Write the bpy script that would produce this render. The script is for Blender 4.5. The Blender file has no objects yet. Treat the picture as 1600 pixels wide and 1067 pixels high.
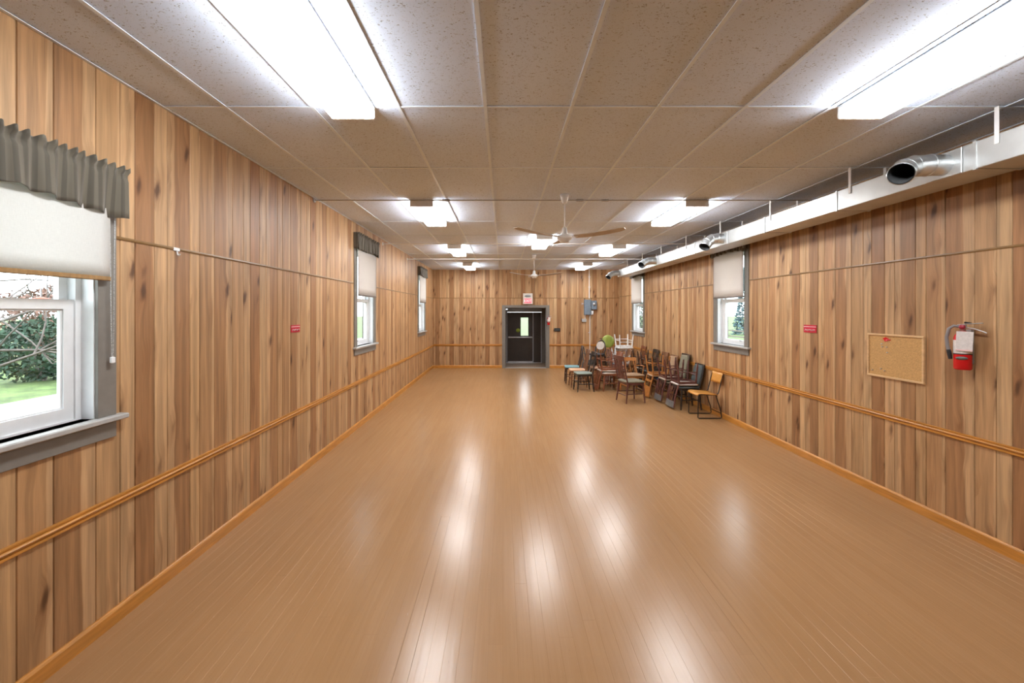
import bpy, math, random
from mathutils import Vector, Matrix, Euler
R = random.Random(7)
PI = math.pi
scene = bpy.context.scene
COL = scene.collection

# ------------------------------------------------------------------ camera, world, exposure
F_PX, VPX, VPY, EYE = 640.0, 786.0, 487.0, 1.92
cam_d = bpy.data.cameras.new('camera'); cam = bpy.data.objects.new('camera', cam_d); COL.objects.link(cam)
cam_d.sensor_width = 36.0; cam_d.lens = F_PX / 1600 * 36.0
cam_d.shift_x = (800 - VPX) / 1600; cam_d.shift_y = (VPY - 533.5) / 1600
cam_d.clip_start = 0.02; cam_d.clip_end = 400
cam.location = (0, 0, EYE); cam.rotation_euler = (PI / 2, 0, 0)
scene.camera = cam
scene.view_settings.view_transform = 'Standard'; scene.view_settings.look = 'None'
scene.view_settings.gamma = 1.0; scene.view_settings.use_curve_mapping = False
scene.view_settings.exposure = 0.22
SKY = 6.5
LAMP = 34.0
scene.cycles.max_bounces = 4; scene.cycles.diffuse_bounces = 4; scene.cycles.glossy_bounces = 2; scene.cycles.transparent_max_bounces = 8
scene.cycles.use_adaptive_sampling = True; scene.cycles.adaptive_threshold = 0.05; scene.cycles.light_sampling_threshold = 0.03
scene.cycles.caustics_reflective = False; scene.cycles.caustics_refractive = False
world = bpy.data.worlds.new('world'); scene.world = world; world.use_nodes = True
wn = world.node_tree.nodes['Background']
wn.inputs['Color'].default_value = (0.86, 0.93, 1.0, 1); wn.inputs['Strength'].default_value = SKY

# ------------------------------------------------------------------ room dimensions (metres)
XL, XR, YB, Y0, H = -2.40, 3.97, 13.96, -2.5, 3.36

# ------------------------------------------------------------------ materials
def nodes_of(m):
    m.use_nodes = True
    nt = m.node_tree
    return nt, nt.nodes, nt.links, nt.nodes['Principled BSDF']
MATS = {}
def mat(name, col, rough=0.5, metal=0.0, var=0.10, scale=18.0, bump=0.0, stretch=(1, 1, 1), emit=None, spec=0.5):
    if name in MATS: return MATS[name]
    m = bpy.data.materials.new(name); nt, N, L, b = nodes_of(m)
    tc = N.new('ShaderNodeTexCoord'); mp = N.new('ShaderNodeMapping'); mp.inputs['Scale'].default_value = stretch
    nz = N.new('ShaderNodeTexNoise'); nz.inputs['Scale'].default_value = scale; nz.inputs['Detail'].default_value = 4
    L.new(tc.outputs['Object'], mp.inputs['Vector']); L.new(mp.outputs['Vector'], nz.inputs['Vector'])
    rp = N.new('ShaderNodeValToRGB')
    rp.color_ramp.elements[0].position = 0.3; rp.color_ramp.elements[1].position = 0.7
    rp.color_ramp.elements[0].color = tuple(c * (1 - var) for c in col) + (1,)
    rp.color_ramp.elements[1].color = tuple(min(1, c * (1 + var)) for c in col) + (1,)
    L.new(nz.outputs['Fac'], rp.inputs['Fac']); L.new(rp.outputs['Color'], b.inputs['Base Color'])
    b.inputs['Roughness'].default_value = rough; b.inputs['Metallic'].default_value = metal
    b.inputs['Specular IOR Level'].default_value = spec
    if bump:
        bp = N.new('ShaderNodeBump'); bp.inputs['Strength'].default_value = bump; bp.inputs['Distance'].default_value = 0.01
        L.new(nz.outputs['Fac'], bp.inputs['Height']); L.new(bp.outputs['Normal'], b.inputs['Normal'])
    if emit:
        b.inputs['Emission Color'].default_value = tuple(emit[:3]) + (1,); b.inputs['Emission Strength'].default_value = emit[3]
    MATS[name] = m
    return m
def math_node(N, L, op, a, b=None, c=None, clamp=False):
    n = N.new('ShaderNodeMath'); n.operation = op; n.use_clamp = clamp
    for i, v in enumerate((a, b, c)):
        if v is None: continue
        if isinstance(v, (int, float)): n.inputs[i].default_value = v
        else: L.new(v, n.inputs[i])
    return n.outputs[0]
def map_range(N, L, v, a, b, c=0.0, d=1.0, smooth=False):
    n = N.new('ShaderNodeMapRange'); n.interpolation_type = 'SMOOTHSTEP' if smooth else 'LINEAR'
    L.new(v, n.inputs[0])
    for i, x in enumerate((a, b, c, d)): n.inputs[i + 1].default_value = x
    return n.outputs[0]
def mixc(N, L, f, a, b, mode='MIX'):
    n = N.new('ShaderNodeMix'); n.data_type = 'RGBA'; n.blend_type = mode
    if isinstance(f, (int, float)): n.inputs[0].default_value = f
    else: L.new(f, n.inputs[0])
    for i, v in ((6, a), (7, b)):
        if isinstance(v, tuple): n.inputs[i].default_value = v
        else: L.new(v, n.inputs[i])
    return n.outputs[2]

def plank_material():
    m = bpy.data.materials.new('knotty_panelling'); nt, N, L, b = nodes_of(m)
    tc = N.new('ShaderNodeTexCoord'); oi = N.new('ShaderNodeObjectInfo'); uv = N.new('ShaderNodeUVMap')
    sx = N.new('ShaderNodeSeparateXYZ'); L.new(tc.outputs['Object'], sx.inputs[0])
    su = N.new('ShaderNodeSeparateXYZ'); L.new(uv.outputs['UV'], su.inputs[0])
    rnd = oi.outputs['Random']
    x = math_node(N, L, 'ADD', sx.outputs['X'], math_node(N, L, 'MULTIPLY', rnd, 53.0))
    z = math_node(N, L, 'ADD', sx.outputs['Z'], math_node(N, L, 'MULTIPLY', rnd, 211.0))
    def vec(ax, az, xx=x):
        c = N.new('ShaderNodeCombineXYZ')
        L.new(math_node(N, L, 'MULTIPLY', xx, ax), c.inputs['X']); L.new(math_node(N, L, 'MULTIPLY', z, az), c.inputs['Z'])
        return c.outputs[0]
    # knots, drawn out along the grain
    wob = N.new('ShaderNodeTexNoise'); L.new(vec(22, 9), wob.inputs['Vector']); wob.inputs['Scale'].default_value = 1.0
    kx = math_node(N, L, 'ADD', x, map_range(N, L, wob.outputs['Fac'], 0, 1, -0.02, 0.02))
    skew = math_node(N, L, 'ADD', kx, math_node(N, L, 'MULTIPLY', z, 0.15))
    vo = N.new('ShaderNodeTexVoronoi'); vo.feature = 'F1'; vo.inputs['Scale'].default_value = 1.0
    L.new(vec(7.6, 2.4, skew), vo.inputs['Vector'])
    sc = N.new('ShaderNodeSeparateColor'); L.new(vo.outputs['Color'], sc.inputs[0])
    gate = map_range(N, L, sc.outputs[0], 0.35, 0.41)
    core = math_node(N, L, 'MULTIPLY', map_range(N, L, vo.outputs['Distance'], 0.23, 0.06, 0, 1, True), gate)
    halo = math_node(N, L, 'MULTIPLY', map_range(N, L, vo.outputs['Distance'], 0.55, 0.05, 0, 1, True), gate)
    # grain bends round the knots
    gx = math_node(N, L, 'ADD', x, math_node(N, L, 'MULTIPLY', halo, 0.03))
    br = N.new('ShaderNodeTexNoise'); br.inputs['Scale'].default_value = 1.0; br.inputs['Detail'].default_value = 5
    br.inputs['Distortion'].default_value = 0.5; L.new(vec(26, 1.1, gx), br.inputs['Vector'])
    fi = N.new('ShaderNodeTexNoise'); fi.inputs['Scale'].default_value = 1.0; fi.inputs['Detail'].default_value = 4
    L.new(vec(170, 5.0, gx), fi.inputs['Vector'])
    tone = math_node(N, L, 'MULTIPLY', map_range(N, L, br.outputs['Fac'], 0.3, 0.7, 0.68, 1.22), map_range(N, L, fi.outputs['Fac'], 0.3, 0.7, 0.9, 1.07))
    # pale sapwood edge of the board
    edge = math_node(N, L, 'SUBTRACT', math_node(N, L, 'ADD', su.outputs['X'], map_range(N, L, br.outputs['Fac'], 0.2, 0.8, -0.12, 0.12)), oi.outputs['Alpha'])
    sap = map_range(N, L, edge, -0.02, 0.03)
    base = mixc(N, L, math_node(N, L, 'MULTIPLY', sap, 0.75), oi.outputs['Color'], (0.53, 0.335, 0.175, 1))
    tn = N.new('ShaderNodeCombineXYZ')
    for i in range(3): L.new(tone, tn.inputs[i])
    col = mixc(N, L, 1.0, base, tn.outputs[0], 'MULTIPLY')
    col = mixc(N, L, math_node(N, L, 'MULTIPLY', halo, 0.45), col, (0.21, 0.085, 0.03, 1))
    col = mixc(N, L, math_node(N, L, 'MULTIPLY', core, 0.85), col, (0.06, 0.022, 0.008, 1))
    L.new(col, b.inputs['Base Color'])
    b.inputs['Roughness'].default_value = 0.45; b.inputs['Specular IOR Level'].default_value = 0.35
    bp = N.new('ShaderNodeBump'); bp.inputs['Strength'].default_value = 0.15; bp.inputs['Distance'].default_value = 0.002
    L.new(fi.outputs['Fac'], bp.inputs['Height']); L.new(bp.outputs['Normal'], b.inputs['Normal'])
    return m
M_PLANK = plank_material()

def floor_material():
    m = bpy.data.materials.new('painted_floor_boards'); nt, N, L, b = nodes_of(m)
    g = N.new('ShaderNodeNewGeometry'); oi = N.new('ShaderNodeObjectInfo')
    def noise(scale, detail=4, dist=0.0):
        mp = N.new('ShaderNodeMapping'); mp.inputs['Scale'].default_value = scale
        L.new(g.outputs['Position'], mp.inputs['Vector'])
        n = N.new('ShaderNodeTexNoise'); n.inputs['Scale'].default_value = 1.0; n.inputs['Detail'].default_value = detail
        n.inputs['Distortion'].default_value = dist
        L.new(mp.outputs['Vector'], n.inputs['Vector']); return n.outputs['Fac']
    big = noise((0.8, 0.35, 1), 3); grain = noise((60, 2.2, 1), 5); mid = noise((16, 0.9, 1), 3)
    fib = noise((7, 120, 1), 2)
    c = mixc(N, L, map_range(N, L, big, 0.3, 0.7), (0.355, 0.190, 0.080, 1), (0.405, 0.222, 0.098, 1))
    c = mixc(N, L, map_range(N, L, mid, 0.3, 0.75, 0, 0.25), c, (0.44, 0.265, 0.135, 1))
    c = mixc(N, L, map_range(N, L, grain, 0.35, 0.75, 0.0, 0.28), c, (0.27, 0.14, 0.058, 1))
    c = mixc(N, L, map_range(N, L, oi.outputs['Random'], 0, 1, 0, 0.22), c, (0.31, 0.165, 0.070, 1))
    # chips and scuffs in the paint
    sc = noise((150, 26, 1), 2, 0.2)
    c = mixc(N, L, map_range(N, L, sc, 0.76, 0.79, 0, 0.75), c, (0.05, 0.035, 0.025, 1))
    sc2 = noise((110, 14, 1), 2, 0.6)
    c = mixc(N, L, map_range(N, L, sc2, 0.75, 0.79, 0, 0.35), c, (0.55, 0.42, 0.30, 1))
    L.new(c, b.inputs['Base Color'])
    rr = math_node(N, L, 'ADD', map_range(N, L, mid, 0.3, 0.7, 0.228, 0.25), map_range(N, L, big, 0.3, 0.7, 0.0, 0.014))
    L.new(rr, b.inputs['Roughness']); b.inputs['Specular IOR Level'].default_value = 0.5
    h = math_node(N, L, 'ADD', math_node(N, L, 'MULTIPLY', mid, 0.6), math_node(N, L, 'ADD', math_node(N, L, 'MULTIPLY', grain, 0.35), math_node(N, L, 'MULTIPLY', fib, 0.10)))
    bp = N.new('ShaderNodeBump'); bp.inputs['Strength'].default_value = 0.35; bp.inputs['Distance'].default_value = 0.003
    L.new(h, bp.inputs['Height']); L.new(bp.outputs['Normal'], b.inputs['Normal'])
    return m
M_FLOOR = floor_material()

def tile_material():
    m = bpy.data.materials.new('mineral_ceiling_tile'); nt, N, L, b = nodes_of(m)
    g = N.new('ShaderNodeNewGeometry'); oi = N.new('ShaderNodeObjectInfo')
    mp = N.new('ShaderNodeMapping'); mp.inputs['Scale'].default_value = (65, 110, 1); L.new(g.outputs['Position'], mp.inputs['Vector'])
    n = N.new('ShaderNodeTexNoise'); n.inputs['Scale'].default_value = 1.0; n.inputs['Detail'].default_value = 2; n.inputs['Distortion'].default_value = 1.2
    L.new(mp.outputs['Vector'], n.inputs['Vector'])
    n2 = N.new('ShaderNodeTexNoise'); n2.inputs['Scale'].default_value = 2.0; L.new(g.outputs['Position'], n2.inputs['Vector'])
    pit = map_range(N, L, n.outputs['Fac'], 0.62, 0.67)
    c = mixc(N, L, map_range(N, L, n2.outputs['Fac'], 0.3, 0.7), (0.70, 0.80, 0.97, 1), (0.735, 0.835, 0.99, 1))
    c = mixc(N, L, map_range(N, L, oi.outputs['Random'], 0, 1, 0, 0.25), c, (0.67, 0.77, 0.94, 1))
    c = mixc(N, L, math_node(N, L, 'MULTIPLY', pit, 0.75), c, (0.22, 0.21, 0.2, 1))
    L.new(c, b.inputs['Base Color']); b.inputs['Roughness'].default_value = 0.85; b.inputs['Specular IOR Level'].default_value = 0.15
    bp = N.new('ShaderNodeBump'); bp.inputs['Strength'].default_value = 0.5; bp.inputs['Distance'].default_value = 0.002; bp.invert = True
    L.new(pit, bp.inputs['Height']); L.new(bp.outputs['Normal'], b.inputs['Normal'])
    return m
M_TILE = tile_material()

def glass_material():
    m = bpy.data.materials.new('window_glass'); m.use_nodes = True; nt = m.node_tree; N, L = nt.nodes, nt.links
    N.clear(); o = N.new('ShaderNodeOutputMaterial'); t = N.new('ShaderNodeBsdfTransparent'); gl = N.new('ShaderNodeBsdfGlossy')
    gl.inputs['Roughness'].default_value = 0.02; t.inputs['Color'].default_value = (0.96, 0.98, 0.97, 1)
    lw_ = N.new('ShaderNodeLayerWeight'); lw_.inputs['Blend'].default_value = 0.5
    fac = math_node(N, L, 'ADD', math_node(N, L, 'MULTIPLY', math_node(N, L, 'POWER', lw_.outputs['Facing'], 5.0), 0.45), 0.03)
    mx = N.new('ShaderNodeMixShader'); L.new(fac, mx.inputs[0]); L.new(t.outputs[0], mx.inputs[1]); L.new(gl.outputs[0], mx.inputs[2])
    L.new(mx.outputs[0], o.inputs['Surface']); return m
M_GLASS = glass_material()

def shade_material(name, col, trans):
    m = bpy.data.materials.new(name); m.use_nodes = True; nt = m.node_tree; N, L = nt.nodes, nt.links
    N.clear(); o = N.new('ShaderNodeOutputMaterial'); d = N.new('ShaderNodeBsdfDiffuse'); t = N.new('ShaderNodeBsdfTranslucent')
    tc = N.new('ShaderNodeTexCoord'); a = N.new('ShaderNodeTexNoise'); a.inputs['Scale'].default_value = 1.0
    mp = N.new('ShaderNodeMapping'); mp.inputs['Scale'].default_value = (40, 40, 500); L.new(tc.outputs['Object'], mp.inputs['Vector']); L.new(mp.outputs['Vector'], a.inputs['Vector'])
    mp2 = N.new('ShaderNodeMapping'); mp2.inputs['Scale'].default_value = (500, 40, 30); L.new(tc.outputs['Object'], mp2.inputs['Vector'])
    a2 = N.new('ShaderNodeTexNoise'); a2.inputs['Scale'].default_value = 1.0; L.new(mp2.outputs['Vector'], a2.inputs['Vector'])
    f = math_node(N, L, 'ADD', math_node(N, L, 'MULTIPLY', a.outputs['Fac'], 0.5), math_node(N, L, 'MULTIPLY', a2.outputs['Fac'], 0.5))
    c = mixc(N, L, map_range(N, L, f, 0.3, 0.7), tuple(v * 0.86 for v in col) + (1,), tuple(col) + (1,))
    L.new(c, d.inputs['Color']); L.new(c, t.inputs['Color'])
    mx = N.new('ShaderNodeMixShader'); mx.inputs[0].default_value = trans
    L.new(d.outputs[0], mx.inputs[1]); L.new(t.outputs[0], mx.inputs[2]); L.new(mx.outputs[0], o.inputs['Surface']); return m
M_SHADE = shade_material('linen_roller_shade', (0.82, 0.82, 0.80), 0.35)
M_SHADE2 = shade_material('cream_roller_shade', (0.80, 0.74, 0.70), 0.38)

def valance_material():
    m = bpy.data.materials.new('striped_valance_cloth'); nt, N, L, b = nodes_of(m)
    uv = N.new('ShaderNodeUVMap'); s = N.new('ShaderNodeSeparateXYZ'); L.new(uv.outputs['UV'], s.inputs[0])
    w = math_node(N, L, 'SINE', math_node(N, L, 'MULTIPLY', s.outputs['X'], 2 * PI * 24))
    f = map_range(N, L, w, -0.25, 0.25)
    c = mixc(N, L, f, (0.062, 0.053, 0.036, 1), (0.12, 0.104, 0.075, 1))
    nz = N.new('ShaderNodeTexNoise'); nz.inputs['Scale'].default_value = 160
    c = mixc(N, L, map_range(N, L, nz.outputs['Fac'], 0.3, 0.7, 0, 0.25), c, (0.09, 0.08, 0.055, 1))
    L.new(c, b.inputs['Base Color']); b.inputs['Roughness'].default_value = 0.75
    b.inputs['Sheen Weight'].default_value = 0.3
    return m
M_VAL = valance_material()

def wood(name, col, rough=0.4, var=0.25):
    return mat(name, col, rough, 0.0, var, 6.0, 0.06, (8, 8, 1.2))
M_BACK = mat('dark_groove', (0.05, 0.025, 0.012), 0.8)
M_RAIL = mat('varnished_oak_trim', (0.50, 0.215, 0.04), 0.3, 0, 0.18, 5, 0.04, (2, 1, 9))
M_STRIP = mat('dark_gold_strip', (0.20, 0.105, 0.03), 0.4)
M_GREY = mat('taupe_grey_paint', (0.19, 0.175, 0.155), 0.45, 0, 0.06)
M_SILLTOP = mat('light_grey_paint', (0.40, 0.39, 0.375), 0.4, 0, 0.06)
M_VINYL = mat('white_vinyl', (0.78, 0.80, 0.82), 0.35, 0, 0.03)
M_WHITE = mat('white_enamel', (0.80, 0.80, 0.79), 0.4, 0, 0.03)
M_GRID = mat('white_ceiling_grid', (0.77, 0.87, 0.985), 0.45, 0, 0.04)
M_STEEL = mat('galvanised_steel', (0.66, 0.69, 0.70), 0.33, 0.85, 0.14, 7, 0.03)
M_DUCT = mat('galvanised_duct', (0.60, 0.615, 0.615), 0.42, 0.6, 0.10, 4, 0.02)
M_STEELD = mat('duct_inside', (0.12, 0.125, 0.13), 0.5, 0.6)
M_ROD = mat('grey_rod', (0.42, 0.42, 0.43), 0.4, 0.5)
M_DOORBR = mat('dark_brown_door', (0.045, 0.030, 0.022), 0.42, 0, 0.12, 6)
M_VESTW = mat('vestibule_paint', (0.16, 0.14, 0.125), 0.6)
M_ALU = mat('aluminium', (0.62, 0.62, 0.63), 0.35, 0.7)
M_RED = mat('extinguisher_red', (0.62, 0.010, 0.014), 0.25, 0, 0.06)
M_SIGNRED = mat('sign_red', (0.50, 0.012, 0.035), 0.35, 0, 0.06)
M_PINK = mat('sign_white_print', (0.80, 0.55, 0.55), 0.5)
M_BLACK = mat('black_plastic', (0.02, 0.02, 0.022), 0.45)
M_RUBBER = mat('grey_hose_rubber', (0.22, 0.20, 0.20), 0.55)
M_PAPER = mat('paper_label', (0.72, 0.68, 0.66), 0.7, 0, 0.10, 60)
M_CORK = mat('cork', (0.50, 0.29, 0.11), 0.9, 0, 0.22, 120, 0.2)
M_PINE = mat('pine_frame', (0.62, 0.40, 0.20), 0.5, 0, 0.12, 8, 0, (1, 1, 6))
M_PANELGR = mat('blue_grey_enamel', (0.15, 0.19, 0.235), 0.45)
M_BLADE = mat('fan_blade_grey', (0.50, 0.45, 0.40), 0.4)
M_LAMP = mat('lit_diffuser', (0.9, 0.9, 0.88), 0.5, 0, 0.02, emit=(0.97, 0.985, 0.99, LAMP))
M_GRASS = mat('lawn_grass', (0.075, 0.115, 0.028), 0.9, 0, 0.45, 2.2, 0.3)
M_DRIVE = mat('pale_gravel_drive', (0.30, 0.29, 0.275), 0.9, 0, 0.12, 3)
M_LEAF = mat('evergreen_leaf', (0.020, 0.048, 0.027), 0.7, 0, 0.6, 5)
M_LEAFB = mat('blue_spruce_leaf', (0.06, 0.11, 0.12), 0.7, 0, 0.5, 5)
M_TWIG = mat('brown_twigs', (0.15, 0.08, 0.06), 0.8, 0, 0.4, 5)
M_BARK = mat('grey_bark', (0.12, 0.10, 0.09), 0.85, 0, 0.35, 12, 0.2)

# ------------------------------------------------------------------ mesh building helpers
class MB:
    def __init__(s): s.v, s.f, s.sm = [], [], []
    def add(s, vs, fs, smooth=False):
        o = len(s.v); s.v += [tuple(p) for p in vs]; s.f += [tuple(i + o for i in f) for f in fs]; s.sm += [smooth] * len(fs); return s
    def box(s, x0, x1, y0, y1, z0, z1, T=None, ch=0.0):
        if ch <= 0:
            vs = [Vector((x, y, z)) for x in (x0, x1) for y in (y0, y1) for z in (z0, z1)]
            fs = [(0, 1, 3, 2), (4, 6, 7, 5), (0, 4, 5, 1), (2, 3, 7, 6), (0, 2, 6, 4), (1, 5, 7, 3)]
            if T is not None: vs = [T @ p for p in vs]
            return s.add(vs, fs)
        return s.cbox(x0, x1, y0, y1, z0, z1, ch, T)
    def cbox(s, x0, x1, y0, y1, z0, z1, c, T=None):
        # chamfered box: three nested quads per axis pair
        c = min(c, (x1 - x0) * .49, (y1 - y0) * .49, (z1 - z0) * .49)
        def ring(z, i):
            return [Vector(p) for p in ((x0 + i + c, y0 + i, z), (x1 - i - c, y0 + i, z), (x1 - i, y0 + i + c, z), (x1 - i, y1 - i - c, z), (x1 - i - c, y1 - i, z), (x0 + i + c, y1 - i, z), (x0 + i, y1 - i - c, z), (x0 + i, y0 + i + c, z))]
        vs = ring(z0, c) + ring(z0 + c, 0) + ring(z1 - c, 0) + ring(z1, c)
        fs = [tuple(range(7, -1, -1)), tuple(range(24, 32))]
        for k in range(3):
            for i in range(8):
                j = (i + 1) % 8; fs.append((k * 8 + i, k * 8 + j, k * 8 + 8 + j, k * 8 + 8 + i))
        if T is not None: vs = [T @ p for p in vs]
        return s.add(vs, fs)
    def tube(s, pts, rad, seg=8, caps=True, smooth=True):
        pts = [Vector(p) for p in pts]; n = len(pts)
        if not isinstance(rad, (list, tuple)): rad = [rad] * n
        vs, up = [], None
        for i, p in enumerate(pts):
            d = (pts[min(i + 1, n - 1)] - pts[max(i - 1, 0)])
            d = d.normalized() if d.length > 1e-9 else Vector((0, 0, 1))
            if up is None:
                up = Vector((0, 0, 1)) if abs(d.z) < .9 else Vector((1, 0, 0))
            a = d.cross(up)
            if a.length < 1e-6: a = d.cross(Vector((0, 1, 0)))
            a.normalize(); b = d.cross(a).normalized(); up = a.cross(d).normalized()
            r = rad[i]; ra, rb = r if isinstance(r, tuple) else (r, r)
            for k in range(seg):
                t = 2 * PI * k / seg; vs.append(p + a * (ra * math.cos(t)) + b * (rb * math.sin(t)))
        fs = []
        for i in range(n - 1):
            for k in range(seg):
                k2 = (k + 1) % seg; fs.append((i * seg + k, i * seg + k2, (i + 1) * seg + k2, (i + 1) * seg + k))
        s.add(vs, fs, smooth)
        if caps:
            s.add(vs[:seg], [tuple(range(seg))]); s.add(vs[-seg:], [tuple(range(seg - 1, -1, -1))])
        return s
    def lathe(s, prof, seg=24, T=None, smooth=True):
        vs, fs = [], []
        for r, z in prof:
            for k in range(seg):
                t = 2 * PI * k / seg; p = Vector((r * math.cos(t), r * math.sin(t), z)); vs.append(T @ p if T is not None else p)
        for i in range(len(prof) - 1):
            for k in range(seg):
                k2 = (k + 1) % seg; fs.append((i * seg + k, i * seg + k2, (i + 1) * seg + k2, (i + 1) * seg + k))
        if prof[0][0] > 1e-5: fs.append(tuple(range(seg - 1, -1, -1)))
        if prof[-1][0] > 1e-5: fs.append(tuple((len(prof) - 1) * seg + k for k in range(seg)))
        return s.add(vs, fs, smooth)
    def prism(s, poly, axis, a, b, T=None):
        # poly: list of 2-D points in the two other axes (order xyz without axis)
        n = len(poly); vs = []
        for t in (a, b):
            for u, w in poly:
                p = {0: (t, u, w), 1: (u, t, w), 2: (u, w, t)}[axis]; p = Vector(p); vs.append(T @ p if T is not None else p)
        fs = [tuple(range(n)), tuple(range(2 * n - 1, n - 1, -1))]
        for i in range(n): j = (i + 1) % n; fs.append((i, i + n, j + n, j))
        return s.add(vs, fs)
    def mesh(s, name):
        me = bpy.data.meshes.new(name); me.from_pydata(s.v, [], s.f)
        me.polygons.foreach_set('use_smooth', s.sm)
        me.validate(); me.update()
        import bmesh
        bm = bmesh.new(); bm.from_mesh(me); bmesh.ops.recalc_face_normals(bm, faces=bm.faces); bm.to_mesh(me); bm.free()
        return me
    def build(s, name, m, parent=None, loc=None, rot=None):
        return link(name, s.mesh(name), m, parent, loc, rot)
def link(name, me, m, parent=None, loc=None, rot=None):
    if m is not None and not me.materials: me.materials.append(m)
    o = bpy.data.objects.new(name, me); COL.objects.link(o)
    if parent is not None: o.parent = parent
    if loc is not None: o.location = loc
    if rot is not None: o.rotation_euler = rot
    return o
def empty(name, loc=(0, 0, 0), rot=(0, 0, 0), parent=None):
    o = bpy.data.objects.new(name, None); COL.objects.link(o); o.location = loc; o.rotation_euler = rot; o.empty_display_size = .1
    if parent is not None: o.parent = parent
    return o
def tag(o, label, cat, group=None):
    o['label'] = label; o['category'] = cat
    if group: o['group'] = group
    return o
def struct(o, label=None):
    o['kind'] = 'structure'
    if label: o['label'] = label
    return o
def text_mesh(body, size, depth=0.001):
    cu = bpy.data.curves.new('lettering', 'FONT'); cu.body = body; cu.size = size; cu.extrude = depth; cu.align_x = 'CENTER'; cu.align_y = 'CENTER'
    t = bpy.data.objects.new('lettering', cu); COL.objects.link(t)
    dg = bpy.context.evaluated_depsgraph_get(); me = bpy.data.meshes.new_from_object(t.evaluated_get(dg))
    bpy.data.objects.remove(t); bpy.data.curves.remove(cu); return me

# ------------------------------------------------------------------ floor
fl = MB().box(XL - .02, XR + .02, Y0 - .02, YB + 1.5, -.16, -.012).build('floor', mat('subfloor', (0.24, 0.135, 0.065), .7)); struct(fl, 'tan painted strip wood floor worn glossy')
SW = 0.0833
unit = MB(); unit.prism([(-.5, -1), (.5, -1), (.5, -.06), (.491, 0), (-.491, 0), (-.5, -.06)], 1, 0, 1); unit_me = unit.mesh('floor_board'); unit_me.materials.append(M_FLOOR)
boards = []
nrow = int(math.ceil((XR - XL) / SW)); SW = (XR - XL) / nrow
for i in range(nrow):
    x = XL + (i + .5) * SW; y = Y0 - R.random() * 2.5
    while y < YB:
        ln = R.uniform(2.2, 4.6); a, b = max(y, Y0), min(y + ln, YB)
        if b - a > .05: boards.append((x, a, b))
        y += ln
def board_area(t):
    x, a, b = t; a = max(a, 2.0)
    return 0 if b <= a else 1 / a - 1 / b
boards.sort(key=board_area, reverse=True)
rest = MB()
for k, (x, a, b) in enumerate(boards):
    w = SW
    if a < 3.4 and b > 2.3 and (abs(x + .54) < SW * .5 or abs(x - 1.46) < SW * .5): w -= .0022
    if k < 296:
        o = link('floor_board', unit_me, None, fl, (x, a, 0), (0, 0, 0)); o.scale = (w, b - a - .0004, .0115)
    else:
        rest.prism([(x - w / 2, -.0115), (x + w / 2, -.0115), (x + w / 2, -.0010), (x + w / 2 - .0011, 0), (x - w / 2 + .0011, 0), (x - w / 2, -.0010)], 1, a, b - .0004)
o = rest.build('floor_boards', M_FLOOR, fl); o['kind'] = 'stuff'

# ------------------------------------------------------------------ walls with openings
WIN_L = [(1, 1.978, 1.29, 2.70), (2, 7.13, 1.345, 2.97), (3, 12.05, 1.345, 2.97)]      # number, centre, sill, head
WIN_R = [(4, 7.15, 1.345, 2.97), (5, 12.03, 1.345, 2.97)]
HW = .4375                                                                              # half width of the opening
DOOR = (0.076, 1.472, 2.06)
def wall_boxes(mb, along0, along1, holes, put):
    cur = along0
    for a, b, z0, z1 in sorted(holes):
        put(mb, cur, a, -.02, H + .25); put(mb, a, b, -.02, z0) if z0 > 0 else None; put(mb, a, b, z1, H + .25); cur = b
    put(mb, cur, along1, -.02, H + .25)
holesL = [(c - HW, c + HW, s, h) for _, c, s, h in WIN_L]; holesR = [(c - HW, c + HW, s, h) for _, c, s, h in WIN_R]
holesB = [(DOOR[0], DOOR[1], 0.0, DOOR[2])]
PT = .010                                                                               # panelling thickness
mb = MB(); wall_boxes(mb, Y0, YB + .14, holesL, lambda m, a, b, z0, z1: m.box(XL - .20, XL - PT, a, b, z0, z1))
wall_l = struct(mb.build('wall_left', M_BACK), 'left wall of knotty wood plank panelling')
mb = MB(); wall_boxes(mb, Y0, YB + .14, holesR, lambda m, a, b, z0, z1: m.box(XR + PT, XR + .20, a, b, z0, z1))
wall_r = struct(mb.build('wall_right', M_BACK), 'right wall of knotty wood plank panelling')
mb = MB(); wall_boxes(mb, XL - PT, XR + PT, holesB, lambda m, a, b, z0, z1: m.box(a, b, YB + PT, YB + .14, z0, z1))
wall_b = struct(mb.build('wall_back', M_BACK), 'back wall of knotty wood panelling with the doorway')
wall_f = struct(MB().box(XL - .2, XR + .2, Y0 - .14, Y0, -.02, H + .25).build('wall_front', mat('front_wall_wood', (0.42, 0.24, 0.12), .5, 0, .2, 5, 0, (8, 1, 1))))

PATT = [(.2275, (0.359, 0.189, 0.085), .66, False), (.152, (0.452, 0.263, 0.126), .9, False), (.104, (0.491, 0.305, 0.155), 1.2, False),
        (.149, (0.337, 0.167, 0.072), 1.2, False), (.109, (0.507, 0.311, 0.157), 1.2, False), (.211, (0.337, 0.176, 0.079), .68, True),
        (.100, (0.475, 0.280, 0.134), 1.2, False), (.1665, (0.413, 0.228, 0.105), .8, False)]
def subtract(rect, holes):
    out = [rect]
    for a, b, z0, z1 in holes:
        nxt = []
        for (p, q, r, s) in out:
            if q <= a or p >= b or s <= z0 or r >= z1: nxt.append((p, q, r, s)); continue
            if p < a: nxt.append((p, a, r, s))
            if q > b: nxt.append((b, q, r, s))
            pp, qq = max(p, a), min(q, b)
            if r < z0: nxt.append((pp, qq, r, z0))
            if s > z1: nxt.append((pp, qq, z1, s))
        out = nxt
    return [t for t in out if t[1] - t[0] > .012 and t[3] - t[2] > .01]
plank_cache = {}
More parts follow.
